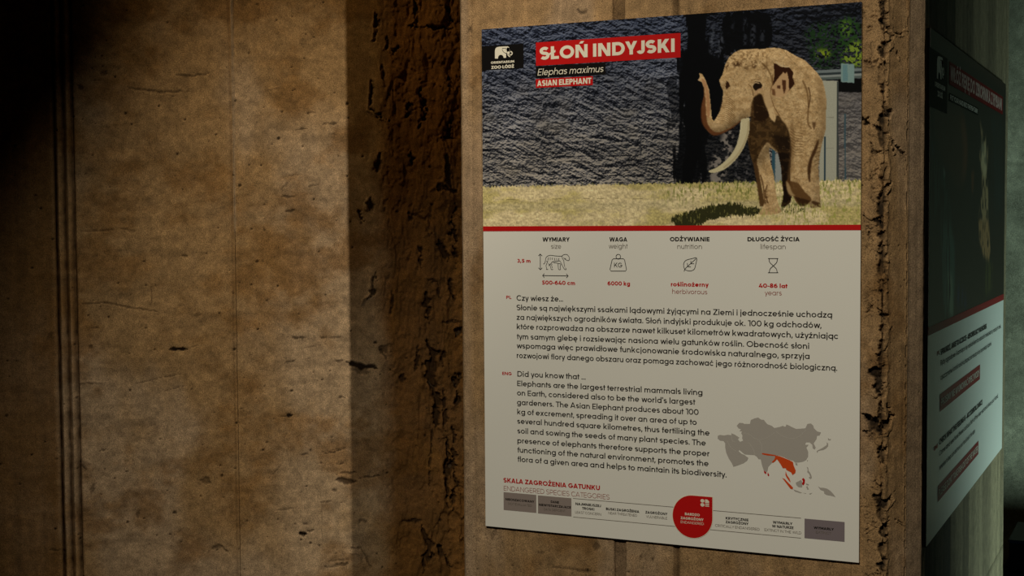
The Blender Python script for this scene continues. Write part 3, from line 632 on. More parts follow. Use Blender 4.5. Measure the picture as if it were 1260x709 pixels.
def glyph(ch, h):
    """(advance width of the ink box, mesh parts)"""
    p = Pen(h); k = 0.262; r = XH / 2; w = 2 * k; c = CAP; kk = h * 1.15
    base = {'ą': 'a', 'ę': 'e', 'ć': 'c', 'ś': 's', 'ź': 'z', 'ż': 'z', 'ń': 'n', 'ó': 'o', 'ł': 'l', 'Ą': 'A', 'Ę': 'E', 'Ć': 'C', 'Ś': 'S', 'Ź': 'Z', 'Ż': 'Z', 'Ń': 'N', 'Ó': 'O', 'Ł': 'L'}
    if ch in base:
        W, parts = glyph(base[ch], h); up = ch.isupper(); top = (c if up else XH) + 0.05
        if ch in 'ąęĄĘ':
            x = W - h if ch in 'ąĄĘ' else W * 0.62; a = Pen(max(0.022, h * 0.72)); a.path([(x, 0.02), (x - 0.055, -0.06), (x - 0.055, -0.12), (x - 0.01, -0.155), (x + 0.05, -0.145)]); parts = parts + a.parts
        elif ch in 'łŁ':
            a = Pen(h * 0.8); y = 0.36 if not up else 0.30
            if up: a.poly([(-0.09, y - 0.03 - h * .6), (0.24, y + 0.13 - h * .6), (0.24, y + 0.13 + h * .8), (-0.09, y - 0.03 + h * .8)])
            else: a.poly([(h - 0.12, y - 0.07 - h * .5), (h + 0.12, y + 0.06 - h * .5), (h + 0.12, y + 0.06 + h * .9), (h - 0.12, y - 0.07 + h * .9)])
            parts = parts + a.parts
        elif ch in 'żŻ': a = Pen(h); a.dot(W / 2, top + h * 0.9 + 0.02, h * 1.25); parts = parts + a.parts
        else: a = Pen(h * 0.85); a.D(W / 2 - 0.035, top, W / 2 + 0.055, top + 0.13); parts = parts + a.parts
        return W, parts
    arch = lambda x0, ww, y=0.0: p.path([(x0 + ww - h, y), (x0 + ww - h, XH - ww / 2)] + p.arc(x0 + ww / 2, XH - ww / 2, ww / 2, ww / 2, 0, 172))
    if ch == 'a': p.ring(k, r, k, r); p.S(w - h, 0, XH)
    elif ch == 'b': p.ring(k, r, k, r); p.S(h, 0, ASC)
    elif ch == 'c': p.A(k, r, k, r, 42, 318); w = 0.475
    elif ch == 'd': p.ring(k, r, k, r); p.S(w - h, 0, ASC)
    elif ch == 'e': p.A(k, r, k, r, -8, 318); p.B(r - 0.005, h, w - h)
    elif ch == 'f': p.path([(0.12, 0), (0.12, ASC - 0.17)] + p.arc(0.12 + 0.17 - h, ASC - 0.17, 0.17, 0.17, 180, 95)); p.B(XH - h, 0, 0.27); w = 0.28
    elif ch == 'g': p.ring(k, r, k, r); p.path([(w - h, XH), (w - h, 0.0)] + p.arc(k, 0.0, k, 0.2, -4, -150))
    elif ch == 'h': p.S(h, 0, ASC); arch(0, 0.46); w = 0.46
    elif ch == 'i': p.S(h, 0, XH); p.dot(h, XH + 0.085 + h, h * 1.32); w = 2 * h
    elif ch == 'j': p.path([(h, XH), (h, -0.05)] + p.arc(h - 0.12 + h, -0.05, 0.12, 0.14, 0, -85)); p.dot(h, XH + 0.085 + h, h * 1.32); w = 2 * h
    elif ch == 'k': w = 0.43 + h * .4; p.S(h, 0, ASC); p.D(h + 0.05, 0.17, w - kk - 0.03, XH); p.D(0.19, 0.30, w - kk, 0)
    elif ch == 'l': p.S(h, 0, ASC); w = 2 * h
    elif ch == 'm': a = 0.40 + h * .3; p.S(h, 0, XH); arch(0, a); arch(a - 2 * h, a); w = 2 * a - 2 * h
    elif ch == 'n': p.S(h, 0, XH); arch(0, 0.46); w = 0.46
    elif ch == 'o': p.ring(k, r, k, r)
    elif ch == 'p': p.ring(k, r, k, r); p.S(h, DESC, XH)
    elif ch == 'q': p.ring(k, r, k, r); p.S(w - h, DESC, XH)
    elif ch == 'r': p.S(h, 0, XH); p.path(p.arc(0.21, XH - 0.21, 0.21, 0.21, 178, 80)); w = 0.27
    elif ch in 'sS':
        H_, W_ = (XH, 0.39) if ch == 's' else (c, 0.52); ry = H_ / 4 + h / 2; rx = W_ / 2
        p.path(p.arc(rx, H_ - ry, rx, ry, 35, 262) + p.arc(rx, ry, rx, ry, 82, -145)); w = W_
    elif ch == 't': p.S(0.13, 0, 0.65); p.B(XH - h, 0, 0.28); w = 0.28
    elif ch == 'u': w = 0.45; p.S(w - h, 0, XH); p.path([(h, XH), (h, w / 2)] + p.arc(w / 2, w / 2, w / 2, w / 2, 180, 352))
    elif ch == 'v': w = 0.47; p.D(kk, XH, w / 2, 0); p.D(w - kk, XH, w / 2, 0)
    elif ch == 'w': w = 0.70; a = w / 4; p.D(kk, XH, a + kk * .3, 0); p.D(w / 2, XH, a + kk * .3, 0); p.D(w / 2, XH, w - a - kk * .3, 0); p.D(w - kk, XH, w - a - kk * .3, 0)
    elif ch == 'x': w = 0.45; p.D(kk, XH, w - kk, 0); p.D(w - kk, XH, kk, 0)
    elif ch == 'y': w = 0.47; p.D(kk, XH, w / 2, 0); x = w / 2 - (w / 2 - kk) * 0.19 / 0.5; p.D(w - kk, XH, x, DESC)
    elif ch == 'z': w = 0.41; p.B(XH - h * .92, 0.01, w); p.B(h * .92, 0, w); p.D(w - kk * 1.3, XH - h, kk * 1.3, h)
    elif ch == 'A': w = 0.68; p.D(kk, 0, w / 2, c); p.D(w - kk, 0, w / 2, c); p.B(0.19, 0.15, w - 0.15)
    elif ch == 'B': w = 0.54; p.S(h, 0, c); p.path([(h, c - h), (0.30, c - h)] + p.arc(0.30, c - 0.185, 0.20, 0.185, 90, -90) + [(h, 0.37)]); p.path([(h, 0.37), (0.32, 0.37)] + p.arc(0.32, 0.185 + h * .5, 0.22, 0.185 + h * .5, 90, -90) + [(h, h)])
    elif ch == 'C': p.A(0.36, c / 2, 0.36, c / 2, 44, 316); w = 0.64
    elif ch == 'D': w = 0.63; p.S(h, 0, c); p.path([(h, c - h), (0.28, c - h)] + p.arc(0.28, c / 2, 0.35, c / 2, 90, -90) + [(h, h)])
    elif ch == 'E': w = 0.45; p.S(h, 0, c); p.B(c - h, 0, w); p.B(h, 0, w); p.B(c / 2, 0, w - 0.03)
    elif ch == 'F': w = 0.43; p.S(h, 0, c); p.B(c - h, 0, w); p.B(c / 2 - 0.02, 0, w - 0.03)
    elif ch == 'G': w = 0.71; p.A(0.36, c / 2, 0.36, c / 2, 42, 356); p.B(c / 2 - 0.03, 0.36, w)
    elif ch == 'H': w = 0.60; p.S(h, 0, c); p.S(w - h, 0, c); p.B(c / 2, 0, w)
    elif ch == 'I': w = 2 * h; p.S(h, 0, c)
    elif ch == 'J': w = 0.40; p.path([(w - h, c), (w - h, 0.20)] + p.arc(0.20, 0.20, 0.20, 0.20, 0, -165))
    elif ch == 'K': w = 0.58; p.S(h, 0, c); p.D(h + 0.06, 0.24, w - kk - 0.03, c); p.D(0.25, 0.42, w - kk, 0)
    elif ch == 'L': w = 0.42; p.S(h, 0, c); p.B(h, 0, w)
    elif ch == 'M': w = 0.74; p.S(h, 0, c); p.S(w - h, 0, c); p.D(kk + h * .3, c, w / 2, 0.12); p.D(w - kk - h * .3, c, w / 2, 0.12)
    elif ch == 'N': w = 0.62; p.S(h, 0, c); p.S(w - h, 0, c); p.D(kk, c, w - kk, 0)
    elif ch == 'O': w = 0.74; p.ring(w / 2, c / 2, w / 2, c / 2)
    elif ch == 'P': w = 0.51; p.S(h, 0, c); p.path([(h, c - h), (0.29, c - h)] + p.arc(0.29, c - 0.22, 0.22, 0.22, 90, -90) + [(h, c - 0.44 + h)])
    elif ch == 'R': w = 0.54; p.S(h, 0, c); p.path([(h, c - h), (0.29, c - h)] + p.arc(0.29, c - 0.215, 0.22, 0.215, 90, -90) + [(h, c - 0.43 + h)]); p.D(0.26, 0.30, w - kk, 0)
    elif ch == 'T': w = 0.52; p.S(w / 2, 0, c); p.B(c - h, 0, w)
    elif ch == 'U': w = 0.58; p.path([(h, c), (h, 0.28)] + p.arc(w / 2, 0.28, w / 2, 0.28, 180, 360) + [(w - h, c)])
    elif ch == 'V': w = 0.64; p.D(kk, c, w / 2, 0); p.D(w - kk, c, w / 2, 0)
    elif ch == 'W': w = 0.96; a = w / 4 + kk * .2; p.D(kk, c, a, 0); p.D(w / 2, c, a, 0); p.D(w / 2, c, w - a, 0); p.D(w - kk, c, w - a, 0)
    elif ch == 'X': w = 0.60; p.D(kk, c, w - kk, 0); p.D(w - kk, c, kk, 0)
    elif ch == 'Y': w = 0.60; p.S(w / 2, 0, 0.32); p.D(kk, c, w / 2, 0.26); p.D(w - kk, c, w / 2, 0.26)
    elif ch == 'Z': w = 0.53; p.B(c - h, 0.02, w); p.B(h, 0, w); p.D(w - kk * 1.3, c - h, kk * 1.3, h)
    elif ch == '0': w = 0.56; p.ring(w / 2, c / 2, w / 2, c / 2)
    elif ch == '1': w = 0.24 + h; p.S(w - h, 0, c); p.poly([(0, c - 0.02), (w - h, c), (w - h, c - 2 * h), (0, c - 2 * h)])
    elif ch == '3': w = 0.47; ry = c / 4 + h / 2; p.path(p.arc(w / 2, c - ry, w / 2 - .02, ry, 150, -80)); p.path(p.arc(w / 2, ry, w / 2, ry, 80, -155))
    elif ch == '4': w = 0.54; p.S(w - 0.13, 0, c * .55); p.B(0.17, 0, w); p.D(kk * 1.1, 0.17, w * .56, c)
    elif ch == '5': w = 0.49; p.B(c - h, 0.08, w - .03); p.path([(0.08 + h, c - h), (0.06 + h, 0.38)]); p.path(p.arc(w / 2 - .01, 0.225, w / 2, 0.225, 128, -150))
    elif ch == '6': w = 0.52; p.ring(w / 2, 0.235, w / 2, 0.235); p.path(smooth_path([(0.40, c - h), (0.24, c - h - 0.035), (0.10, 0.45), (h, 0.235)], False, 4))
    elif ch == '8': w = 0.51; p.ring(w / 2, c - 0.17, w / 2 - .035, 0.17 + h * .4); p.ring(w / 2, 0.20, w / 2, 0.20)
    elif ch == '.': w = 2.4 * h; p.dot(1.2 * h, 1.2 * h, 1.25 * h)
    elif ch == ',': w = 2.4 * h; p.dot(1.2 * h, 1.2 * h, 1.25 * h); p.D(1.2 * h, 1.2 * h, 0.5 * h, -0.11, .8)
    elif ch == "'": w = 2 * h; p.S(h, ASC - 0.22, ASC)
    elif ch == '-': w = 0.26; p.B(0.27, 0, w)
    else: raise ValueError(ch)
    return w, p.parts
def text_vf(s, x0, x1, ybase, cap, bold=0.0, shear=0.0, round_a=False):
    """lettering between page x0 and x1 on baseline ybase, capitals `cap` mm tall"""
    h = float(np.interp(bold, [-0.01, 0.007, 0.024, 0.04], [0.030, 0.054, 0.079, 0.088]))
    gap = 0.098 - 0.62 * h; x = 0; parts = []
    straight = set('bhiklmnprBDEFHIKLMNPRUhdłńĘŁŃj')
    for ch in s:
        if ch == ' ': x += 0.235 - 0.3 * h; continue
        w, pt = glyph(ch, h)
        if ch in 'YTVAJvyt' and x > 0: x -= 0.028
        lead = 0.022 if ch in straight else 0
        parts += [([(vx + x + lead, vy, 0.00005 * (i % 7)) for vx, vy in v], f) for i, (v, f) in enumerate(pt)]
        x += w + gap + lead + (0.02 if ch in 'adghijlmnuHIMNUłń' else 0) - (0.05 if ch in 'frtTLVYyvw' else 0) * (1 if ch != 'r' else .4)
    V, F = merge(parts)
    V = [(vx + shear * vy, vy, l) for vx, vy, l in V]
    lo = min(v[0] for v in V); hi = max(v[0] for v in V)
    sx = (x1 - x0) / (hi - lo); sy = cap / CAP
    return [(x0 + (vx - lo) * sx, ybase - vy * sy, l) for vx, vy, l in V], F

# ---------------------------------------------------------------- painted photographs (flat prints)
class Canvas:
    def __init__(self, w, h, step):
        self.n, self.m = int(w / step) + 1, int(h / step) + 1
        self.X, self.Y = np.meshgrid(np.linspace(0, w, self.n), np.linspace(0, h, self.m), indexing='ij')
        self.step = step; self.C = np.zeros((self.n, self.m, 3))
    def blur(self, A, r):
        k = r / self.step
        if k < 0.3: return A
        w = int(3 * k) + 1; g = np.exp(-0.5 * (np.arange(-w, w + 1) / k) ** 2); g /= g.sum()
        A = np.pad(A, w, 'edge')
        A = np.apply_along_axis(lambda v: np.convolve(v, g, 'valid'), 0, A)
        return np.apply_along_axis(lambda v: np.convolve(v, g, 'valid'), 1, A)
    def mask(self, pts, soft=0.0):
        P = np.array(pts, float); out = np.zeros((self.n, self.m))
        pad = 3.2 * soft + 3 * self.step
        i0 = max(0, int((P[:, 0].min() - pad) / self.step)); i1 = min(self.n, int((P[:, 0].max() + pad) / self.step) + 2)
        j0 = max(0, int((P[:, 1].min() - pad) / self.step)); j1 = min(self.m, int((P[:, 1].max() + pad) / self.step) + 2)
        if i0 >= i1 or j0 >= j1: return out
        X, Y = self.X[i0:i1, j0:j1], self.Y[i0:i1, j0:j1]
        inside = np.zeros(X.shape, bool)
        for (x0, y0), (x1, y1) in zip(P, np.roll(P, -1, 0)):
            c = (y0 > Y) != (y1 > Y)
            inside ^= c & (X < (x1 - x0) * (Y - y0) / (y1 - y0 + 1e-12) + x0)
        out[i0:i1, j0:j1] = self.blur(inside.astype(float), max(soft, 0.45 * self.step)) if inside.size > 4 else inside
        return out
    def fill(self, m, col, a=1.0):
        col = np.asarray(col, float)
        if col.ndim == 1 and col.max() > 1.5: col = col / 255.0
        t = np.clip(m * a, 0, 1)[..., None]; self.C = self.C * (1 - t) + col * t
    def poly(self, pts, col, soft=0.0, a=1.0, sm=True):
        if sm and len(pts) > 4: pts = smooth_path(pts, True, 4)
        m = self.mask(pts, soft); self.fill(m, col, a); return m
    def line(self, pts, w, col, a=1.0, rough=0.0):
        d = seg_dist(self.X, self.Y, smooth_path(pts, False, 3) if len(pts) > 2 else pts)
        self.fill(1 - sstep(w * 0.35, w * 0.75, d), col, a)
    def mesh(self, name, f, d):
        P = np.zeros((self.n, self.m, 3))
        a = np.array(f(0, 0, d)); bx = np.array(f(1000, 0, d)) - a; by = np.array(f(0, 1000, d)) - a
        P[:] = a + self.X[..., None] / 1000 * bx + self.Y[..., None] / 1000 * by
        return grid_mesh(name, P, np.clip(self.C, 0, 1) ** 2.2, False)

Q = [0.7505, 0.854, 0.0877, 1.2876, 0.0198, 0.9587]          # panel width, second panel: face x, near y, far y, bottom z, top z
PW = Q[0] * 1000
f1 = lambda x, y, d: (x / 1000, -d, 1 - y / 1000)
f2 = lambda x, y, d: (Q[1] + d, Q[2] + x / 1000, Q[5] - y / 1000)

STRIPE0 = ((0.5, 391.8)[1] + (751.7, 393.1)[1]) / 2; STRIPE1 = ((0.4, 402.0)[1] + (751.8, 402.5)[1]) / 2

def paint_elephant():
    cv = Canvas(PW, STRIPE0, 1.02); X, Y = cv.X, cv.Y
    # --- blue-grey rock face with slanting chisel relief
    u = X * 0.86 + Y * 0.5; v = -X * 0.5 + Y * 0.86
    warp = fbm(X / 60, Y / 60, 3, 3) * 40
    h = fbm((u + warp) / 26, v / 9, 5, 5, 0.62) * 26 + ridge(X / 34 + warp / 60, Y / 9.5, 3, 15) * 7 + fbm(X / 3.6, Y / 2.2, 2, 25) * 5.0
    gx, gy = np.gradient(h, cv.step)
    sh = np.clip(0.47 - 0.24 * gy - 0.12 * gx, 0, 1)
    g = sstep(0.12, 0.9, sh)
    top = sstep(STRIPE0 * 0.80, 0, Y)
    tone = fbm(X / 70, Y / 50, 3, 35)
    dark = np.array((22, 25, 34)) / 255.; mid = np.array((94, 97, 110)) / 255.; lite = np.array((166, 164, 168)) / 255.
    base = mixc(dark, mid, sstep(0.0, 0.55, g)); base = mixc(base, lite, 0.8 * sstep(0.50, 1.0, g))
    base = base * (0.80 + 0.45 * tone)[..., None]
    base = base * (1 - top[..., None] * np.array((0.38, 0.32, 0.20)))
    base = base * (1 + (1 - top)[..., None] * np.array((0.10, 0.06, -0.02)))
    cv.C = base
    cv.fill(sstep(0.55, 0.8, fbm(X / 45, Y / 22, 3, 45)) * (1 - top), (168, 158, 146), 0.35)
    rt = sstep(395, 470, X)
    cv.C = cv.C * (1 - 0.42 * rt * sstep(250, 60, Y))[..., None]
    # cast shadows of branches on the rock
    streak = fbm(X / 9, Y / 55, 3, 55)
    for pts, a, soft in (([(422.8,-0.2),(463.7,-3.3),(469.9,35.9),(482.4,81.4),(498,100.1),(494.9,141.7),(488.7,186.2),(463.7,215.3),(454.3,260.2),(435.3,314.3),(413,313.9),(422.6,259.4),(416.3,198.6),(413.1,137.9),(422.7,78),(429.1,33.3)], 0.97, 4),
                 ([(416.4,62.6),(460.6,65.2),(470,155.5),(463.7,313.2),(403.4,313.7),(406.6,243.8),(413.1,153)], 0.90, 5), ([(454.3,199.9),(521.2,202.3),(559.5,203.7),(559.7,316.4),(454.3,314.6)], 0.72, 5),
                 ([(502.5,5.3),(580.2,7.7),(589.3,28.8),(586.4,72.5),(513.4,74.2),(497.9,88.2),(488.6,66.8)], 0.93, 3), ([(454.3,79.8),(501,85.4),(501.1,171.8),(463.7,200.3)], 0.93, 4), ([(390.7,129.3),(422.7,108.2),(422.6,198.8),(397,228.3)], 0.5, 5)):
        m = cv.mask(smooth_path(pts, True, 4), soft * 2.2)
        cv.fill(sstep(0.42, 0.62, m + 1.3 * (0.7 * fbm(X / 6.5, Y / 42, 4, 55) + 0.3 * fbm(X / 5, Y / 9, 3, 58) - 0.5)), (8, 10, 15), a)
    for pts, a in (([(476.2,27.3),(482.4,27.7),(476.2,81),(469.9,71.7)], 0.5), ([(488.6,37),(497.9,34.7),(501,82.4),(488.6,84.7)], 0.6), ([(550,26.2),(559.1,26.8),(557.7,65),(548.6,65.9)], 0.45), ([(536.3,13.5),(543.9,14),(542.5,62.6),(534.8,63.6)], 0.4), ([(568.2,33.3),(575.8,33.8),(574.3,63),(566.8,62.6)], 0.4), ([(513.3,17.9),(519.5,18.3),(516.4,38.8),(510.3,38.4)], 0.3)):
        cv.fill(cv.mask(pts, 1.5) * sstep(0.4, 0.6, fbm(X / 4, Y / 5, 3, 57)), (98, 104, 120), a)
    cv.fill(cv.mask([(470,283.2),(501.1,216.6),(519.7,217.2),(513.6,276.7),(495,318.3),(473.1,317.9)], 3) * sstep(0.38, 0.6, fbm(X / 7, Y / 6, 3, 65)), (150, 142, 138), 0.85)
    cv.fill(cv.mask([(518.2,269.3),(552,259.8),(552.1,316.2),(521.4,315.7)], 3) * sstep(0.52, 0.7, fbm(X / 6, Y / 9, 3, 66)), (110, 108, 112), 0.6)
    # dark ledges at the top right
    for yy in ((663.3, 22.1)[1], (663.2, 10.6)[1]):
        cv.fill(sstep(4.5, 1.5, np.abs(Y - yy + 8 * (fbm(X / 16, Y / 30, 2, 77) - 0.5))) * sstep(600, 640, X) * sstep(0.3, 0.5, fbm(X / 9, Y / 9, 2, 78)), (12, 14, 20), 0.8)
    # foliage
    lf = fbm(X / 3.4, Y / 3.4, 3, 85)
    for pts, c, th, a in (([(648.7,53),(663.3,33.7),(706.9,33.7),(721.4,66.1),(721.6,101.9),(681.2,115.5),(663.6,106),(657.6,79.6)], (34, 60, 34), 0.46, 0.9), ([(706.9,36.5),(726.9,23.6),(746.9,39.2),(747.3,110.4),(721.6,114.8),(712.8,79.9)], (42, 74, 36), 0.46, 0.9),
                      ([(724.3,80.6),(738.6,67.1),(750,74.9),(750.2,110.6),(730.2,112.4),(715.8,97.3)], (126, 150, 56), 0.50, 0.95), ([(715.5,31.4),(729.8,35.2),(729.9,58),(715.6,54.3)], (92, 124, 50), 0.52, 0.9), ([(670.8,80.3),(692.6,81.6),(692.7,93.1),(672.3,92)], (140, 160, 44), 0.5, 0.9)):
        cv.fill(cv.mask(smooth_path(pts, True, 3), 3) * sstep(th - 0.03, th + 0.05, lf), c, a)
    # gate post, rails, box
    cv.fill(cv.mask([(708.8,137.1),(753.2,139.3),(754.2,318.3),(709.6,317.5)], 0.5), (120, 114, 112), 0.55)
    cv.fill(cv.mask([(708.8,131.4),(753.1,135),(753.3,159.2),(708.9,155.8)], 0.6), (10, 12, 14), 0.97)
    for a, b, c in ((86, 89.5, (120, 132, 138)), (89.5, 92, (52, 62, 66)), (92, 94.5, (146, 156, 158)), (94.5, 97.5, (92, 104, 104))):
        p = [(663.7,134.9),(753.2,139.3)]; y0 = (692.8, 116.2)[1]; s = 1.5
        cv.fill(cv.mask([(p[0][0], y0 + (a - 86) * s), (p[1][0], y0 + (a - 86) * s), (p[1][0], y0 + (b - 86) * s), (p[0][0], y0 + (b - 86) * s)], 0.3), c, 0.95)
    cv.fill(cv.mask([(714.4,105.8),(737.3,108.5),(737.5,141.4),(714.6,138.8)], 0.5), (128, 156, 158)); cv.fill(cv.mask([(717.3,108.8),(725.9,109.3),(726.1,137.9),(717.4,137.5)], 0.5), (104, 140, 150))
    cv.fill(cv.mask([(675.4,134),(708.8,136.4),(709.7,323.3),(676.2,322.7)], 0.5), (170, 172, 160)); cv.fill(cv.mask([(706.6,137),(710.2,137.2),(711.1,321.9),(707.5,321.8)], 0.3), (66, 72, 74))
    cv.fill(cv.mask([(684.6,234.3),(687.2,234.4),(687.6,322.9),(685,322.9)], 0.2), (44, 66, 80)); cv.fill(cv.mask([(720.6,195.1),(723.5,195.3),(724.1,322.1),(721.2,322)], 0.2), (66, 88, 100))
    cv.fill(cv.mask([(687.3,199.6),(701.9,200.2),(701.9,201.6),(687.3,201.1)], 0.2), (130, 130, 120), 0.6); cv.fill(cv.mask([(687.6,254.7),(702.1,255.1),(702.1,256.5),(687.6,256.1)], 0.2), (130, 130, 120), 0.6)
    cv.fill(cv.mask([(589.8,252),(595.8,252.1),(596,321.4),(590,321.3)], 0.4), (52, 84, 102)); cv.fill(cv.mask([(595.9,263.9),(616.8,264.5),(617,320.3),(596,320)], 0.8), (150, 156, 158))
    # --- grass
    yg = (187.4, 313.2)[1]
    edge = yg + 7 * (fbm(X / 3.0, X * 0, 3, 95) - 0.5)
    gm = sstep(-1.2, 1.2, Y - edge)
    t2 = fbm(X / 5, Y / 3, 4, 105); t3 = fbm(X / 60, Y / 22, 3, 115)
    gc = mixc(np.array((226, 208, 164)) / 255., np.array((194, 180, 122)) / 255., sstep(0.45, 0.72, t3 + 0.25 * (t2 - 0.5) + 0.06 * sstep(300, 500, X)))
    gc = mixc(gc, np.array((204, 190, 150)) / 255., sstep(yg + 30, yg + 38, Y) * sstep(yg + 52, yg + 42, Y) * 0.7)
    gc = gc * (0.76 + 0.48 * t2)[..., None] * (0.86 + 0.28 * fbm(X / 1.6, Y / 2.4, 2, 118))[..., None]
    cv.fill(gm, gc)
    cv.fill(gm * sstep(yg + 60, yg, Y) * sstep(0.54, 0.68, fbm(X / 2.6, Y / 7, 3, 121)) * sstep(330, 420, X), (108, 118, 52), 0.8)
    cv.fill(gm * sstep(0.55, 0.7, fbm(X / 2.4, Y / 6, 3, 122)) * sstep(560, 640, X), (150, 158, 74), 0.6)
    cv.fill(sstep(9, 0, np.abs(Y - yg)) * sstep(0.66, 0.74, fbm(X / 2.0, Y / 8, 3, 125)) , (176, 172, 110), 0.75)
    cv.fill(sstep(0.8, 0.2, np.abs(Y - yg - 26 - 0.004 * X + 2 * (fbm(X / 30, X * 0, 2, 9) - 0.5))) * (fbm(X / 12, X * 0, 2, 19) > 0.5) * (X < 350), (104, 92, 62), 0.8)
    shd = cv.mask(smooth_path([(395.1,378.4),(418.9,370.4),(439.5,363.7),(469.2,357),(503.3,352.6),(527.9,353.5),(546.2,359),(570.4,360.4),(564.4,372.2),(534,374.9),(506.4,376.2),(487.9,379),(466.1,383.4),(456.7,389.4),(434.7,392.9),(404.6,391.5)], True, 4), 2.2)
    shd = cv.blur(shd, 4.0)
    cv.fill(sstep(0.40, 0.56, shd + 1.1 * (fbm(X / 2.2, Y / 9, 4, 131, 0.6) - 0.5)), (42, 44, 24), 0.93)
    cv.fill(sstep(0.3, 0.6, shd) * sstep(0.64, 0.72, fbm(X / 2.0, Y / 6, 3, 132)), (150, 146, 84), 0.6)
    # --- elephant
    skin = (184, 150, 106); lit = (216, 186, 142); brown = (62, 42, 24); deep = (30, 20, 12)
    body = [(501.7,96.7),(508.8,84.3),(519.1,75.3),(531.8,70.8),(551.6,71.2),(574.3,71.8),(586.4,71),(601.4,71.9),(614.8,76.4),(631.2,86.8),(648.9,96.5),(660.7,108),(672.4,120.9),(681.2,134.3),(685.7,150.4),(688.7,169.3),(688,193.9),(687.4,222.8),(681.7,244.4),(677.4,266),(674.6,287.8),(676.8,318.4),(678.3,346.1),(677.8,356.3),(670.5,362),(661.7,362),(655.7,353.1),(651.3,358.2),(640.9,356.8),(632,347),(624.5,332.2),(618.5,317.4),(618,301.2),(619.9,286.6),(621.3,264.6),(604.9,264.1),(586.8,251.9),(574.7,256),(568.7,278),(559.6,277.8),(550.4,259.7),(544.3,235.8),(547.3,215.1),(553.4,193.1),(550.3,193),(536.6,197),(526.8,204.9),(513.5,214),(496.5,222.4),(480.9,225.6),(470,219.3),(460.6,206.2),(456.6,191),(457.4,170),(461.3,152.1),(460.6,137.1),(456.6,126.4),(449.6,123.1),(452.7,117.2),(452.1,109.7),(457.4,111.4),(463.7,122.2),(470.9,141.5),(474.2,170.7),(476.2,194.7),(480.1,199.4),(485.6,192.1),(491.8,181.8),(496.5,164.1),(498,144.8),(493.3,135.6),(490.2,125),(496.4,114.9)]
    bm_ = cv.mask(body, 0.5)
    wr = fbm(X / 7, Y / 5, 5, 141); fine = fbm(X / 1.9, Y / 1.9, 2, 151)
    sk = mixc(np.array(skin) / 255. * 0.93, np.array(lit) / 255., sstep(0.05, 0.95, wr))
    sk = sk * (0.86 + 0.28 * fine)[..., None]
    sk = sk * (1 - 0.20 * sstep(0.80, 0.96, ridge(X / 5 + wr * 2, Y / 6, 3, 145)))[..., None]
    soft = cv.blur(bm_, 9.0); gx2, gy2 = np.gradient(soft, cv.step)
    sk = sk * np.clip(1.0 + 7.0 * gy2 - 3.5 * np.maximum(-gx2, 0) - 0.0 * gx2, 0.62, 1.10)[..., None]
    cv.fill(bm_, sk)
    def bp(pts, c, soft=1.5, a=1.0): cv.fill(cv.mask(smooth_path(pts, True, 4), soft) * bm_, c, a)
    # straight foreleg with its foot, far leg
    leg = cv.mask(smooth_path([(559.6,260),(580.8,242.8),(586.9,278.4),(593,300.7),(596,325.9),(600.6,352.5),(606.7,367.3),(590.1,373.1),(567.4,372.2),(573.4,358.1),(571.9,329.9),(564.2,300.1)], True, 3), 0.6)
    cv.fill(leg, sk * 1.02)
    far = cv.mask([(598.8,252.2),(625.8,253),(622.9,307.2),(627.5,338.1),(624.1,351.3),(614.1,359.4),(606.6,359.4),(609.6,346.7),(611.1,334.9),(608.8,315.7),(606.4,286.3)], 0.6)
    cv.fill(far, deep); cv.fill(far * sstep(0.5, 0.62, wr), (58, 42, 26), 0.7)
    sideL = cv.mask([(545.8,203.2),(559.5,203.7),(565.6,251.3),(564.2,285.3),(568.8,315.1),(574.9,344.8),(575,358.2),(567.4,358.1),(561.2,314.9),(555,282.1),(547.4,250.8)], 0.8); cv.fill(sideL, (84, 60, 36), 0.95)
    # belly and the shade under the head
    shade = smooth_path([(551.8,170.9),(559.4,156.4),(570,154),(576.1,171.9),(583.7,189.9),(589.7,201.9),(600.2,193.4),(607.7,202.5),(615.2,211.6),(621.2,225),(624.2,244.1),(624.3,261.7),(601.9,258.2),(589.8,249),(580.8,241.4),(571.7,254.4),(562.6,271.9),(555,277.7),(547.4,253.7),(544.3,232.9),(548.8,210.8)], True, 4)
    m = cv.mask(shade, 1.0); cv.fill(m, (58, 42, 24), 0.97); cv.fill(m * sstep(0.48, 0.62, wr), (88, 66, 40), 0.8)
    cv.fill(cv.mask([(554.8,159.2),(568.5,153.9),(576.1,171.9),(585.2,192.9),(574.6,204.3),(556.4,200.7)], 1.0), (40, 26, 14), 0.9)
    cv.fill(cv.mask([(589.8,228.4),(622.7,232.4),(624.3,258.8),(601.9,255.2)], 2.0), deep, 0.8)
    cv.fill(cv.mask([(582.1,181),(591.1,178.4),(597.2,199.2),(594.2,206.4),(585.2,195.8)], 0.8), lit, 0.95)
    # lit front of the foreleg again over the shade
    cv.fill(cv.mask(smooth_path([(576.2,246.7),(582.3,257.6),(586.9,279.2),(593,300.7),(596,330.3),(602.1,355.5),(606.7,368.8),(587.1,373.1),(565.9,372.2),(575,355.2),(571.8,319.6),(565.7,291.3),(561.9,273.4)], True, 3), 0.6), sk * 1.02)
    cv.line([(568.8,301.7),(573.4,319.6),(576.4,343.3)], 2.4, (92, 66, 40), 0.75); cv.line([(580.9,319.7),(577.9,334.5),(582.5,352.3)], 2.2, (84, 58, 34), 0.7); cv.line([(573.2,263.3),(576.3,285.6)], 1.4, (140, 114, 80), 0.5)
    cv.fill(cv.mask([(573.4,330),(579.4,325.6),(582.5,344.9),(578,355.2),(573.4,352.2)], 1.2) * sstep(0.4, 0.6, fbm(X / 3, Y / 3, 2, 5)), (80, 56, 32), 0.75)
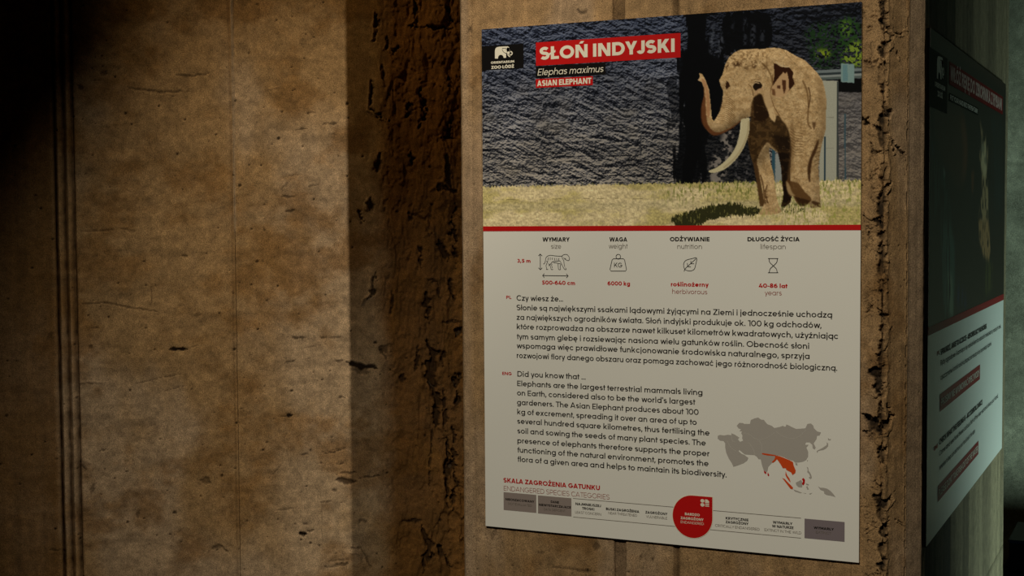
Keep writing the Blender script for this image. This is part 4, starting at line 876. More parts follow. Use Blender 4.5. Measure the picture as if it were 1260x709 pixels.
    # bent leg: left limit, knee wrinkles, raised sole, gap to the hind leg
    cv.fill(cv.mask(smooth_path([(624.1,206.1),(631.6,220.9),(630.2,264.8),(625.9,301.4),(621.5,311.6),(617.7,311.5),(621.4,277.8),(624.2,244.1)], True, 3), 1.6), (120, 92, 60), 0.55)
    cv.fill(cv.mask(smooth_path([(618.1,310.7),(627,313.7),(638.8,317.4),(647.6,329.2),(661.7,344.5),(660.6,349.7),(651.2,357.7),(641.8,357.6),(633.6,349.4),(630,340),(626.5,339.1),(618.1,328.8),(616.3,318.5)], True, 3), 0.8), (92, 64, 36), 0.9)
    cv.fill(cv.mask(smooth_path([(616.3,313.5),(622.5,320.1),(627,333.3),(632.9,339.2),(629.4,340),(624.1,339.1),(618.1,330.2)], True, 3), 1.0), (176, 148, 108), 0.9)
    cv.fill(cv.mask([(631.5,341.2),(647.7,345.2),(660.6,349.1),(650.7,358.3),(641.8,357.6)], 0.8), (52, 34, 20), 0.85)
    cv.fill(cv.mask([(663.8,348.3),(678.4,353.4),(679.3,361.5),(674,360),(662.3,352.6)], 0.8), (66, 44, 26), 0.85)
    cv.fill(cv.mask(smooth_path([(662,265.6),(667.1,254.1),(672.9,241.2),(675.1,245.6),(670.1,261.5),(663.5,277.3),(660.7,297.7),(660,315.2),(656.3,309.3),(655.5,285.9)], True, 3), 0.9), (66, 44, 26), 0.95)
    cv.fill(cv.mask([(662.5,207.4),(669.9,207.7),(668.4,219.3),(665.5,222.1)], 1.0), (80, 56, 34), 0.8)
    for k in range(9):
        x0, y0 = (625.6, 217.8); yy = y0 + k * 5.2
        cv.line([(x0 - 2, yy), (x0 + 7, yy + 7), (x0 + 20, yy + 10 - k * 0.4)], 1.0, (104, 76, 46), 0.62)
    for k in range(6):
        x0, y0 = (641.9, 209.6); cv.line([(x0, y0 + k * 6), (x0 + 10, y0 + k * 6 + 3), (x0 + 18, y0 + k * 6 - 1)], 0.9, (120, 92, 60), 0.5)
    for k in range(7):
        x0, y0 = (668.5, 239.6); cv.line([(x0, y0 + 3 + k * 7), (x0 + 8, y0 + k * 7)], 1.2, (84, 60, 36), 0.6)
    wrk = ridge(X / 6 + Y / 16, Y / 5 - X / 18, 3, 171)
    zone = cv.mask([(613.6,161.7),(684.3,164.8),(681.7,245.8),(670.3,324.1),(620,315.9),(622.7,220.6)], 6)
    cv.fill(zone * bm_ * sstep(0.80, 0.94, wrk), (112, 84, 54), 0.55)
    cv.fill(bm_ * sstep(0.84, 0.97, ridge(X / 9, Y / 12, 3, 181)), (140, 112, 78), 0.35)
    # body folds
    cv.line([(646.1,134.1),(653.5,151.9),(656.5,178.1),(655.2,207.2),(661.1,219)], 3.0, (120, 92, 60), 0.75); cv.line([(656.4,146.2),(659.4,160.8),(656.6,181)], 2.2, (86, 60, 36), 0.75)
    cv.line([(610.3,76.8),(622.3,92.1),(637.1,107.4),(649,122.6)], 1.6, (150, 124, 90), 0.5); cv.line([(571.4,98.1),(580.4,107.4),(588,122.5),(591,137.3)], 3.0, (116, 88, 56), 0.65)
    bp([(668.1,123.6),(681.3,138.7),(687.2,167.8),(686,222.8),(680.2,229.8),(677.1,179)], (150, 122, 86), 3.0, 0.5)
    # ear
    cv.fill(cv.mask([(592.4,98.5),(598.4,101),(604.4,105.7),(613.4,107.7),(620.8,107.3),(628.3,117.2),(627.6,126.9),(631.3,138.5),(622.9,147.5),(615,155.2),(598.6,149.4),(591,137.3),(594,119.8)], 0.5), (52, 28, 16), 0.98)
    cv.line([(596.9,96.5),(604.4,102.8),(613.4,106.2),(620.8,106.6)], 1.8, (206, 184, 148), 0.9)
    cv.fill(cv.mask([(589.6,141.6),(600,127.4),(610.4,115.5),(613.4,119.3),(617.1,115.9),(620.2,129.9),(621,148.9),(615,157.4),(604.6,161.4),(594.1,159.4),(588.8,151.9)], 0.5), (196, 160, 120), 0.97)
    cv.fill(cv.mask([(607.5,129.3),(615,131.1),(615,147.2),(612,155.8),(609,144)], 0.6), (70, 40, 24), 0.9); cv.fill(cv.mask([(598.5,139.1),(604.5,139.4),(605.3,145.3),(599.3,145)], 0.6), (74, 44, 28), 0.9)
    cv.fill(cv.mask([(588.8,144.5),(594.8,146.3),(596.4,158.1),(590.3,156.3)], 0.8), (96, 62, 38), 0.8)
    cv.line([(591,119.7),(590.3,137.2),(586.6,148.8),(589.6,166.6),(595.7,181.5),(603.2,193.6)], 1.6, (110, 80, 50), 0.7)
    cv.fill(cv.mask([(574.5,148.3),(586.6,148.8),(589.6,172.5),(583.6,184),(576.1,168.9)], 1.6), (196, 166, 126), 0.8)
    # head
    for c, rx, ry, a in (((524.2, 97.0), 8, 4.5, 0.85), ((557.0, 101.0), 4.2, 6, 0.75), ((542.5, 103.9), 6, 4, 0.4), ((505.7, 99.0), 3.5, 7, 0.7), ((575.9, 107.1), 4, 8, 0.35)):
        cv.fill(cv.mask(disc_pts(c[0], c[1], rx, ry, 16), 1.6) * sstep(0.3, 0.5, fbm(X / 3, Y / 3, 2, 31)), (66, 44, 26), a)
    cv.fill(cv.mask([(507.2,76.8),(581.9,75.2),(583.5,107.5),(513.4,103.9)], 4) * sstep(0.52, 0.66, fbm(X / 4, Y / 3.4, 3, 191)), (110, 82, 52), 0.6)
    cv.fill(cv.mask([(504.2,125.7),(508.8,130.4),(511.1,136.5),(504.2,142.8),(501.9,137.5)], 0.5), (50, 30, 18), 0.95)
    cv.fill(cv.mask([(553.3,138.4),(557.8,130.5),(566.9,131.7),(571.5,137.8),(570,143.6),(560.9,147.6),(555.6,144.4)], 0.6), (28, 18, 12), 0.96)
    cv.line([(552.5,138.4),(557.8,132.5),(565.4,134)], 1.6, (196, 168, 130), 0.9); cv.line([(557.8,153.4),(563.9,146.3),(571.5,144.4)], 3.4, (188, 152, 116), 0.95)
    cv.line([(545.6,135.1),(551.7,141.3),(554.8,156.2)], 2.0, (120, 90, 58), 0.6); cv.line([(550.2,127.9),(557.8,126.1),(568.4,128.1)], 1.4, (130, 100, 66), 0.6)
    # trunk: rings, shaded outer side
    for k in range(13):
        t = k / 12.0; x0, y0 = (498.0, 159.7); x1, y1 = (488.7, 196.7)
        a = (x0 + (x1 - x0) * t - 2, y0 + (y1 - y0) * t); L_ = 24 + 8 * t
        cv.line([a, (a[0] + L_ * 0.5, a[1] - 2 + 6 * t), (a[0] + L_, a[1] + 7 + 11 * t)], 0.95, (120, 92, 60), 0.6)
    cv.fill(cv.mask(smooth_path([(459.8,134),(462.9,147.7),(464.5,170.3),(466.1,192.8),(470,208),(482.5,219.7),(496.5,218.7),(516.6,210.4),(532,199),(536.6,197.7),(525.8,206.2),(513.5,214.7),(496.5,223.1),(480.9,226.4),(470,220),(459,206.1),(455.1,190.9),(455.8,169.9),(460.6,152.1)], True, 4), 0.9) , (96, 56, 32), 0.9)
    cv.fill(cv.mask([(455.8,118.9),(462.1,122.2),(469.2,140.5),(472.5,170.6),(471.5,196.1),(466.8,189.9),(466.1,167.3),(463.7,140.2),(457.4,126.4)], 0.8), (178, 128, 92), 0.8)
    cv.fill(cv.mask([(468.4,197.4),(480.9,209.9),(498,212),(498,207.5),(479.4,202.3)], 1.5), (200, 172, 134), 0.6)
    cv.line([(553.3,171),(552.6,188.7),(548.8,193.9),(535,197.8)], 1.2, (94, 64, 38), 0.7)
    cv.line([(450.3,122.3),(454.8,118.1)], 2.0, (200, 170, 136), 0.9)
    # tusk
    tusk = [(532,199.2),(539.6,197.1),(547.3,196.6),(547.8,215.2),(544.3,232.1),(535.9,251.9),(521.3,272.4),(501.2,288.4),(483.1,294.5),(471.6,294.1),(470.3,291.5),(476.3,288.8),(487.2,284.3),(505.1,271),(518.2,254.4),(526.8,235.7),(530,216.9)]
    m = cv.poly(tusk, (204, 194, 160), 0.4)
    cv.line([(546.4,203.3),(545.2,218),(542,232.8),(532.8,251.8),(518.2,270.8),(499.7,285.4)], 3.4, (166, 150, 116), 0.55)
    cv.line([(532.7,202.8),(530.5,220.5),(525.1,239.7)], 1.6, (222, 214, 184), 0.6)
    # blades in front of the feet
    ft = cv.mask([(556.7,363.9),(682.2,353.4),(688.1,379.7),(544.5,381.7)], 3)
    cv.fill(ft * sstep(0.60, 0.7, fbm(X / 2.1, Y / 7, 3, 201)), (176, 170, 104), 0.8)
    cv.fill(cv.mask([(608.1,352.6),(649.8,353.1),(649.9,370.6),(608.2,370.3)], 2) * sstep(0.5, 0.62, fbm(X / 2.0, Y / 4, 3, 205)), (72, 78, 38), 0.8)
    return cv

# ---------------------------------------------------------------- first information board
board = empty('information_board', (PW / 2000, 0.004, 0.0))
board['label'] = 'white-bottomed animal information board with a walking tusked elephant photo, on the pier front'
board['category'] = 'sign'
SH = Sheet(f1, board)
V, F = box_vf(0, PW / 1000, 0.0, 0.006, 0.0, 1.0, 0.0006)
finish('panel', mesh_from('panel', V, F), M_SHEET, board)
for x in (0.06, PW / 1000 - 0.06):
    for z in (0.06, 0.94):
        finish('spacer', mesh_from('spacer', *cyl_vf((x, 0.0058, z), (0, 1, 0), 0.012, 0.0008, 16)), M_STEEL, board)
cv = paint_elephant()
o = finish('photo_print', cv.mesh('photo_print', f1, 0.0003), M_PRINT, board); o['label'] = 'photo of a tusked elephant raising its trunk before a blue-grey rock wall'
SH.add('red_stripe', [(0, STRIPE0), (PW, STRIPE0), (PW, STRIPE1), (0, STRIPE1)], [(0, 1, 2, 3)], M_RED, 0.0006, label='thin red stripe under the photo')

def rect(a, b): return [(a[0], a[1]), (b[0], a[1]), (b[0], b[1]), (a[0], b[1])]
def quad_avg(p):  # level rectangle through four traced corners TL TR BR BL
    x0 = (p[0][0] + p[3][0]) / 2; x1 = (p[1][0] + p[2][0]) / 2; y0 = (p[0][1] + p[1][1]) / 2; y1 = (p[2][1] + p[3][1]) / 2
    return rect((x0, y0), (x1, y1))
def line_text(sheet, name, s, ends, cap, mat, d, bold=0.0, shear=0.0, parent=None, round_a=False, label=None):
    (x0, ya), (x1, yb) = ends
    V, F = text_vf(s, x0, x1, (ya + yb) / 2, cap, bold, shear)
    return sheet.add(name, V, F, mat, d, parent, label)

hb = SH.add('title_box', quad_avg([(118.8,32.6),(415.6,33.9),(415.6,78.8),(118.5,78.4)]), [(0, 1, 2, 3)], M_RED, 0.0006, label='red title box')
line_text(SH, 'lettering', 'SŁOŃ INDYJSKI', [(127,67.7),(404.1,67.8)], 25.0, M_WHITE, 0.0010, 0.034, 0, hb)
hb = SH.add('title_box', quad_avg([(118.5,78.4),(265.1,81.1),(265,103.9),(118.3,101.9)]), [(0, 1, 2, 3)], M_BLACK, 0.0006, label='black box with the latin name')
line_text(SH, 'lettering', 'Elephas maximus', [(122.1,97),(261,98.4)], 12.8, M_WHITE, 0.0010, -0.004, 0.22, hb, True)
hb = SH.add('title_box', quad_avg([(118.3,103),(238.8,106),(238.7,121.8),(118.2,121.5)]), [(0, 1, 2, 3)], M_RED, 0.0006, label='small red box with the english name')
line_text(SH, 'lettering', 'ASIAN ELEPHANT', [(121.2,118.2),(235.9,118.9)], 11.2, M_WHITE, 0.0010, 0.030, 0, hb)
lb = SH.add('logo_box', quad_avg([(0.3,32.7),(92.1,34.6),(91.8,81.5),(-0.1,81.8)]), [(0, 1, 2, 3)], M_BLACK, 0.0006, label='black logo box')
def logo(sheet, parent, pts_body, pts_cut, pts_head, tusk, trunk, w, d):
    V, F = merge([poly_vf(smooth_path(pts_head, True, 3)), poly_vf(pts_body), poly_vf(tusk), ribbon_vf(smooth_path(trunk), w)])
    o = sheet.add('emblem', V, F, M_WHITE, d, parent, 'white elephant emblem')
    sheet.add('emblem_line', *merge([ribbon_vf(smooth_path(c), w * 0.40) for c in pts_cut]), M_BLACK, d + 0.0003, parent)
logo(SH, lb, [(29.5,59.5),(29.6,44.3),(30.5,40.4),(33.5,37.5),(39.2,36.7),(49.3,36.8),(58.1,37.1),(60.6,38.7),(61.8,42.2),(61.8,47.5),(58,47.2),(55.7,49.7),(54.2,51.3),(54.2,59.2),(48.9,59.3),(47.9,56),(45.6,53.6),(42.2,52.7),(38.8,53.6),(36.8,56),(36.2,59.9)],
     [[(45.7,40.2),(51.8,40.4),(54,40.7),(54.5,44)], [(45.7,41.8),(47.3,45.8),(51.7,49.5),(55.7,50.5)], [(58,45.3),(59,46)]],
     [(55.8,40.1),(61.6,41),(62,50.6),(62.7,54.3),(59,54.1),(56.5,51.4)], [(56.1,52.8),(58,52.1),(60.2,55),(63.2,56.9),(62.7,58.5),(59.2,57)], [(60.7,51.7),(63.2,54.3),(66.5,53.4),(67.5,50.7),(65.5,48.1),(63.3,47.8)], 2.1, 0.0010)
line_text(SH, 'lettering', 'ORIENTARIUM', [(20.4,69.9),(71.8,69.3)], 4.6, M_WHITE, 0.0010, 0.030, 0, lb)
line_text(SH, 'lettering', 'ZOO ŁÓDŹ', [(21.3,79.7),(71.4,79.8)], 6.2, M_WHITE, 0.0010, 0.045, 0, lb)

for s, e, cap, mt, bd in (
    ('WYMIARY', [(130.7,422.8),(188.6,422.8)], 8.3, M_INK, 0.024), ('size', [(149,436.7),(170.4,436.6)], 9.5, M_GREY, -0.006), ('WAGA', [(271.9,422.7),(308.4,422.7)], 8.3, M_INK, 0.024), ('weight', [(270.5,436.2),(309.4,436)], 9.5, M_GREY, -0.006),
    ('ODŻYWIANIE', [(394.2,422.2),(471.9,422.1)], 8.0, M_INK, 0.024), ('nutrition', [(408.9,436.4),(457.1,436.2)], 9.2, M_GREY, -0.006), ('DŁUGOŚĆ ŻYCIA', [(544.3,422.1),(641.2,422)], 7.7, M_INK, 0.024), ('lifespan', [(568.9,436.2),(615.6,436.1)], 9.0, M_GREY, -0.006),
    ('3,5 m', [(75.2,464.6),(104.4,464.4)], 7.2, M_RED, 0.022), ('500-640 cm', [(129.2,507.8),(199.7,507.2)], 8.0, M_RED, 0.022), ('6000 kg', [(267.7,507.5),(313.8,506.8)], 8.0, M_RED, 0.022),
    ('roślinożerny', [(396.1,507.5),(470.1,506.7)], 8.3, M_RED, 0.020), ('herbivorous', [(398.8,521.7),(467.5,520.6)], 9.0, M_REDTHIN, -0.006), ('40-86 lat', [(565.7,507.4),(619.1,506.9)], 7.8, M_RED, 0.022), ('years', [(576.8,520.8),(608.5,520.6)], 9.0, M_REDTHIN, -0.006),
    ('PL', [(50.5,537.2),(62,537)], 6.2, M_RED, 0.018), ('ENG', [(40.6,690.3),(61.6,689.8)], 6.2, M_RED, 0.018),
    ('SKALA ZAGROŻENIA GATUNKU', [(41.3,907.3),(250.4,907.3)], 9.3, M_RED, 0.024), ('ENDANGERED SPECIES CATEGORIES', [(42.1,923.9),(270.5,923.7)], 9.6, M_REDTHIN, -0.010)):
    line_text(SH, 'heading_lettering', s, e, cap, mt, 0.0005, bd, 0, None, s.islower())

BODY = [('Czy wiesz że...', [(73.3,540.7),(174,539.9)]), ('Słonie są największymi ssakami lądowymi żyjącymi na Ziemi i jednocześnie uchodzą', [(73.1,560.1),(700.6,558.5)]),
    ('za największych ogrodników świata. Słoń indyjski produkuje ok. 100 kg odchodów,', [(73.2,578.8),(681.5,578.2)]), ('które rozprowadza na obszarze nawet kilkuset kilometrów kwadratowych, użyźniając', [(73.4,597.8),(711.4,596.8)]),
    ('tym samym glebę i rozsiewając nasiona wielu gatunków roślin. Obecność słoni', [(73.2,617.3),(659.4,616.6)]), ('wspomaga więc prawidłowe funkcjonowanie środowiska naturalnego, sprzyja', [(73.1,636.1),(660,634.6)]),
    ('rozwojowi flory danego obszaru oraz pomaga zachować jego różnorodność biologiczną.', [(73,655),(710.2,654.7)]),
    ('Did you know that ...', [(74,692),(221.2,691.8)]), ('Elephants are the largest terrestrial mammals living', [(73.5,711.6),(458.1,710.5)]), ("on Earth, considered also to be the world's largest", [(73,730.5),(444.2,729.1)]),
    ('gardeners. The Asian Elephant produces about 100', [(72.8,749.6),(450.6,748)]), ('kg of excrement, spreading it over an area of up to', [(73.2,768.5),(446.8,767.2)]), ('several hundred square kilometres, thus fertilising the', [(73.1,787.5),(472,785.6)]),
    ('soil and sowing the seeds of many plant species. The', [(73.3,806.6),(464.6,805.5)]), ('presence of elephants therefore supports the proper', [(73.2,826.7),(471.7,824.7)]), ('functioning of the natural environment, promotes the', [(73.1,845.6),(470.1,843.5)]),
    ('flora of a given area and helps to maintain its biodiversity.', [(73.3,863.9),(505.1,862.5)])]
for s, e in BODY:
    line_text(SH, 'text_line', s, e, 10.9, M_INK, 0.0005, 0.007, 0, None, True)

# species scale at the bottom
for p, mt, items in (([(41.7,926.9),(114,927.2),(113.8,963.2),(41.4,963.4)], M_TAUPE, [('NIEOSZACOWANY', [(46.1,943.2),(109.6,943.4)], 1), ('NOT EVALUATED', [(51.9,951.1),(104.2,952.2)], 0)]),
                     ([(117.5,927.6),(189.9,927.7),(189.7,963.8),(117.5,963.9)], M_TAUPE, [('DANE', [(145.6,940.2),(163.3,940.5)], 1), ('NIEWYSTARCZAJĄCE', [(119.7,948.2),(188.8,948.4)], 1), ('DATA DEFICIENT', [(130.3,956.4),(177.2,956.3)], 0)]),
                     ([(651.9,928.5),(725.1,927.3),(724.4,963.7),(652,964.1)], M_TAUPE2, [('WYMARŁY', [(669,945.5),(705.3,944.9)], 1), ('EXTINCT', [(672.8,952.9),(700.8,952.7)], 0)])):
    b = SH.add('category_box', quad_avg(p), [(0, 1, 2, 3)], mt, 0.0005)
    for s, e, k in items: line_text(SH, 'lettering', s, e, 4.6, M_INK if k else M_GREY, 0.0009, 0.024 if k else -0.004, 0, b)
for s, e, k in (('NAJMNIEJSZEJ', [(198.5,940),(252.3,940.4)], 1), ('TROSKI', [(212.5,948),(238.4,948.1)], 1), ('LEAST CONCERN', [(197.9,956.7),(252.7,956.8)], 0), ('BLISKI ZAGROŻENIA', [(262.8,944.8),(331.6,944.8)], 1), ('NEAR THREATENED', [(267.7,952.5),(327.1,952.6)], 0),
                ('ZAGROŻONY', [(344.1,944.5),(388.6,944.6)], 1), ('VULNERABLE', [(345.4,952.6),(388.1,952.7)], 0), ('KRYTYCZNIE', [(503.3,942.6),(547,941.9)], 1), ('ZAGROŻONY', [(503.3,949.8),(547,949)], 1), ('CRITICALLY ENDANGERED', [(482.8,958.1),(568.2,957.5)], 0),
                ('WYMARŁY', [(593.1,942.2),(629.4,941.8)], 1), ('W NATURZE', [(591.6,949.4),(631.6,949.2)], 1), ('EXTINCT IN THE WILD', [(577.4,957.7),(646,957.2)], 0)):
    line_text(SH, 'scale_lettering', s, e, 4.9, M_INK if k else M_GREY, 0.0005, 0.022 if k else -0.004)
a = [(193.4,928),(645.5,927.5),(193.2,964.5),(645.1,964.7)]
ya, yb = (a[0][1] + a[1][1]) / 2, (a[2][1] + a[3][1]) / 2
for y in (ya, yb): SH.add('scale_rule', rect((a[0][0], y - 0.5), (a[1][0], y + 0.5)), [(0, 1, 2, 3)], M_GREY, 0.0004)
c = (438.7, 942.4); tr = (477.6, 902.5); bl = (399.3, 944.8); bt = (439.8, 983.4)
rx = (tr[0] - bl[0]) / 2; ry = (bt[1] - tr[1]) / 2; cx, cy = tr[0] - rx, bt[1] - ry
def drop_pts(g): return [(cx + (rx + g) * math.cos(t), cy + (ry + g) * math.sin(t)) for t in np.linspace(0, 1.5 * math.pi, 46)] + [(cx + rx + g, cy - ry - g)]
SH.add('drop_outline', *poly_vf(drop_pts(1.3)), M_WHITE, 0.0006)
dp = SH.add('drop_badge', *poly_vf(drop_pts(0)), M_RED, 0.0009, label='red drop-shaped badge marking the endangered category')
line_text(SH, 'lettering', 'BARDZO', [(423.8,941.2),(453,940.7)], 4.9, M_WHITE, 0.0013, 0.024, 0, dp)
line_text(SH, 'lettering', 'ZAGROŻONY', [(415.5,949.7),(460.6,948.8)], 4.9, M_WHITE, 0.0013, 0.024, 0, dp)
line_text(SH, 'lettering', 'ENDANGERED', [(415.5,956.8),(460.9,957.1)], 4.9, M_WHITE, 0.0013, -0.004, 0, dp)
i0 = (454.2, 907.3); i1 = (471.4, 922.0); w = (i1[0] - i0[0]) / 2; h = (i1[1] - i0[1]) / 2
sh = [disc_pts(i0[0] + w * .48, i0[1] + h * .48, w * .46, h * .46, 16), [(i0[0] + w * 1.08, i0[1] + h * .05), (i0[0] + w * 1.6, i0[1] + h * .05), (i0[0] + w * 2, i0[1] + h * .5), (i0[0] + w * 2, i0[1] + h * .95), (i0[0] + w * 1.08, i0[1] + h * .95)],
      disc_pts(i0[0] + w * .48, i0[1] + h * 1.52, w * .46, h * .46, 16)] + [rect((i0[0] + w * 1.1, i0[1] + h * (1.1 + .3 * k)), (i0[0] + w * 2, i0[1] + h * (1.28 + .3 * k))) for k in range(3)]
SH.add('drop_symbol', *polys_vf(sh), M_WHITE, 0.0013, dp)

# icons
O = '@'
def icon(strokes, w, name='icon', closed=(), label=None, sheet=SH, sm=True, extra=()):
    parts = [ribbon_vf(smooth_path(p, i in closed, 4) if sm and len(p) > 2 else p, w, i in closed) for i, p in enumerate(strokes)]
    parts += [poly_vf(e) for e in extra]
    return sheet.add(name, *merge(parts), M_INK, 0.0005, label=label)
icon([[(131.9,466.8),(134.5,466.1),(136.4,461.5),(137.9,454.7),(141.7,451.3),(147.2,449.8),(156.4,450.7),(165.6,451.4),(172.1,451),(174.8,449),(179.4,447.9),(184,448.9),(187.6,453.6),(187.9,457.8),(185.7,460),(182.1,459),(178.4,457.3)],
      [(141.6,461.5),(138.8,468.2),(137.9,470.8),(139.3,475.9),(138.7,477.6),(142.4,477.5)], [(142.5,466.5),(145.3,467.4),(147.1,470.7),(149.3,477.5),(153,477.4)], [(151.8,462.2),(148.1,466.5),(143.4,470.7)], [(151.2,466.5),(149.9,469),(151.7,474.9)],
      [(151.8,462.2),(159.1,461.3),(167.4,460.4)], [(153.6,463.9),(161,464.9),(169.2,466.5)], [(163.7,466.4),(164.1,472.3),(165.1,477.3),(168.8,477.3),(168.3,471.4),(170.1,467.2)],
      [(167.8,460.4),(171.1,466.3),(174.7,473),(178,477.2),(181.1,477.2),(179.3,473.8)], [(172.1,451.2),(173,455.4),(175.7,459.5),(176.6,465.4),(178,472.1)],
      [(138.8,461.5),(142.5,462.3)], [(143.5,453.8),(142,459.8)], [(147.2,453.8),(146.8,458.9)], [(151.3,454.6),(151.8,458.5)], [(156.1,455.1),(156.8,459.7)], [(160.5,455.4),(161.2,459.1)], [(165.6,455.4),(164.9,459.6)],
      [(175.7,453.7),(177.5,456.2),(180.6,455.6)]], 1.05, 'tiger_icon', label='line icon of a striped animal')
def arrow(p, q, name='arrow'):
    (x0, y0), (x1, y1) = p, q; L_ = math.hypot(x1 - x0, y1 - y0); ux, uy = (x1 - x0) / L_, (y1 - y0) / L_
    st = [[p, q]]
    for (ex, ey), s in ((p, 1), (q, -1)):
        st.append([(ex + s * ux * 4 - uy * 4, ey + s * uy * 4 + ux * 4), (ex, ey), (ex + s * ux * 4 + uy * 4, ey + s * uy * 4 - ux * 4)])
    icon(st, 1.3, name, sm=False)
p = [(125.6,447.2),(125.4,478.5),(130.3,489.8),(185.2,489.2)]
arrow((p[0][0], p[0][1]), (p[0][0], p[1][1]), 'height_arrow'); arrow((p[2][0], p[2][1]), (p[3][0], p[2][1]), 'length_arrow')
wt = [(280.1,455.7),(300.4,455.6),(302.9,457.9),(306.7,476.3),(304.8,479.3),(274.9,479.6),(272.7,476.6),(277.2,458.1)]
wr_ = (290.0, 451.8)
ic = icon([wt, disc_pts(wr_[0], wr_[1], 4.6, 4.6, 20)], 1.25, 'weight_icon', (0, 1), 'line icon of a kilogram weight', sm=False)
line_text(SH, 'lettering', 'KG', [(281.3,472.4),(298.1,472.2)], 9.0, M_INK, 0.0005, 0.004, 0, ic)
icon([[(422.2,478.8),(424.7,473.4),(434.8,464.2),(445.9,454.4)], [(446.8,453.5),(438,454.5),(425.4,458.2),(421.2,465.8),(423.8,474.9),(433.3,477.8),(441.8,474.7),(444.9,465.6)], [(429.1,468.8),(428.5,463)], [(429.1,469.7),(435.5,470.2)], [(435.5,463.6),(435.5,458.7)], [(434.8,464.2),(441.8,464.1)]], 1.15, 'leaf_icon', (1,), 'line icon of a leaf')
icon([[(582.8,453.6),(601.9,453.5)], [(582.8,479.6),(602,479.4)], [(585.2,453.6),(585.8,460.1),(591.8,466),(592.4,467.1),(587,472.5),(585.2,479.6)], [(600.2,453.5),(599.3,460),(594.2,465.9),(593,467.1),(598.4,472.4),(600.2,479.4)]], 1.25, 'hourglass_icon', label='line icon of an hourglass')

# map of asia
asia = [(487.8,785.9),(492.3,783.8),(500.3,784.4),(506.9,782.7),(514.3,783),(513.8,779.4),(520.2,781.4),(529.4,786.7),(526.7,790),(530.7,794.4),(536.5,791.9),(534.6,787.4),(535.4,783),(532.8,778),(534.6,774.6),(529.4,774.4),(532.8,771.1),(527.5,769.3),(524.3,764.9),(529.3,759),(536.4,759.1),(538.5,760.5),(549.5,759.9),(551.1,752.6),(558.1,749.1),(565.1,747.2),(571.1,751),(575.5,750.7),(582.2,758.5),(590.5,761.1),(595.6,764.8),(605.9,762.2),(611,759.9),(616.1,761.6),(618.1,756.9),(623.7,759.1),(630.1,762.1),(636.5,764.2),(646.6,762.9),(652.9,762),(656.6,753.7),(662.9,752.6),(667.2,756.1),(668.7,761.1),(674.2,766.3),(681.3,767.9),(678.8,773.5),(674.3,774.5),(673.1,780.9),(669.8,785.6),(668.1,788.7),(671.9,796),(669.9,799.7),(666.4,797.7),(665.6,791.4),(660.5,787.2),(654.2,787.6),(652.2,792.3),(658.8,791.9),(654.8,797.2),(658.1,804.5),(658.1,813.3),(654.4,819.9),(649.3,823.3),(641.7,825.3),(634.1,826.3),(630.3,822.8),(623.9,822),(613.7,817.6),(603.5,815.2),(597.8,816.6),(595.8,822.6),(590.6,830.6),(584.2,837.5),(582.9,845.2),(579.1,849.3),(576.5,847),(572.5,835.7),(569.9,824.4),(566,824.7),(562.1,819.8),(558.2,817.5),(546.5,817.5),(539.9,817.4),(529.4,809.9),(527.6,811.8),(533.4,816.6),(539.9,818.7),(541.8,820.4),(546.5,823.4),(544.4,828.7),(537.3,834.3),(526.8,838.9),(518.1,842.1),(514.4,834.6),(509.1,827.2),(504.3,817.2),(502.2,807),(502.2,799.3),(499,794.8),(492.3,794.7),(487.8,791.1)]
g = [asia, [(693.8,776.6),(696.7,779.4),(699.7,778.7),(698,781.4),(694.3,781.1)], [(691.8,785.2),(694.3,787.1),(694.3,792.1),(691.3,796),(685.6,799.7),(681.4,800.5),(676.4,802),(674.4,805.9),(673.6,802.2),(678.1,799.4),(684.4,795.7),(688.8,792.4),(691.8,790.3)],
     [(655.9,821),(657.9,819.1),(656.9,823.2)], [(655.4,832.4),(658.2,833.5),(659,839.7),(661.5,842.1),(664,846.9),(665.1,851.9),(662.5,854.6),(659,851.9),(662,850.1),(659.5,844.8),(656.5,841.9),(657.4,837.8)], [(635.5,863),(640.6,860.1),(645.6,857.1),(648.2,863.3),(647,871),(640.6,871),(636.3,867.2)],
     [(654,862.8),(659.6,864.4),(659.1,866.2),(655,865.8)], [(654.5,869.1),(657.1,867.7),(659.6,873.8),(656.6,874)], [(676.2,866.7),(680.9,868.9),(685.9,868.5),(693.4,869.9),(699.7,873.9),(704.7,879.1),(708.1,883.8),(699.7,882),(692.2,881.3),(687.7,879.1),(687.2,874.9),(680.9,872.9)],
     [(630.5,875.5),(636.8,877.3),(647,880.6),(644.5,881.8),(634.3,879.6)], [(648.3,881),(654.6,881),(654.1,882.1)], [(659.6,881.6),(665.9,879.6),(662.2,882.9)], [(634.1,827.6),(637.9,826.6),(638.7,831.1),(635.4,830.8)]]
mp = SH.add('asia_map', *polys_vf(g), M_MAP, 0.0004, label='grey map of asia')
orng = [[(572,812.7),(577.7,812.9),(598.3,814.8),(598.3,816.8),(582.9,816.6),(573,815.2)], [(597.8,815.6),(604.7,816.2),(613.7,818.9),(623.9,822.5),(630.3,825.3),(631.6,831.6),(635.4,840.2),(634.7,845.3),(629.6,849.5),(626.6,844.6),(621.4,842.4),(617.9,840.7),(616.8,837.7),(611.2,838.1),(608.6,833.2),(603.5,825.9),(600.4,822.3),(597.1,826.4),(592.7,829.7),(591.1,828),(595.8,822.6)],
        [(616.8,842.8),(619.4,850.2),(624,856.2),(626.1,862.9),(623.5,861.3),(618.9,855.3),(616.4,850.4)], [(610.2,856),(615.1,857.7),(621.5,864),(630.5,872.2),(629.7,876.1),(625.4,874.7),(619,866.8)]]
for q_ in orng: SH.add('elephant_range', *poly_vf(q_), M_ORANGE, 0.0007, mp, 'orange range area')
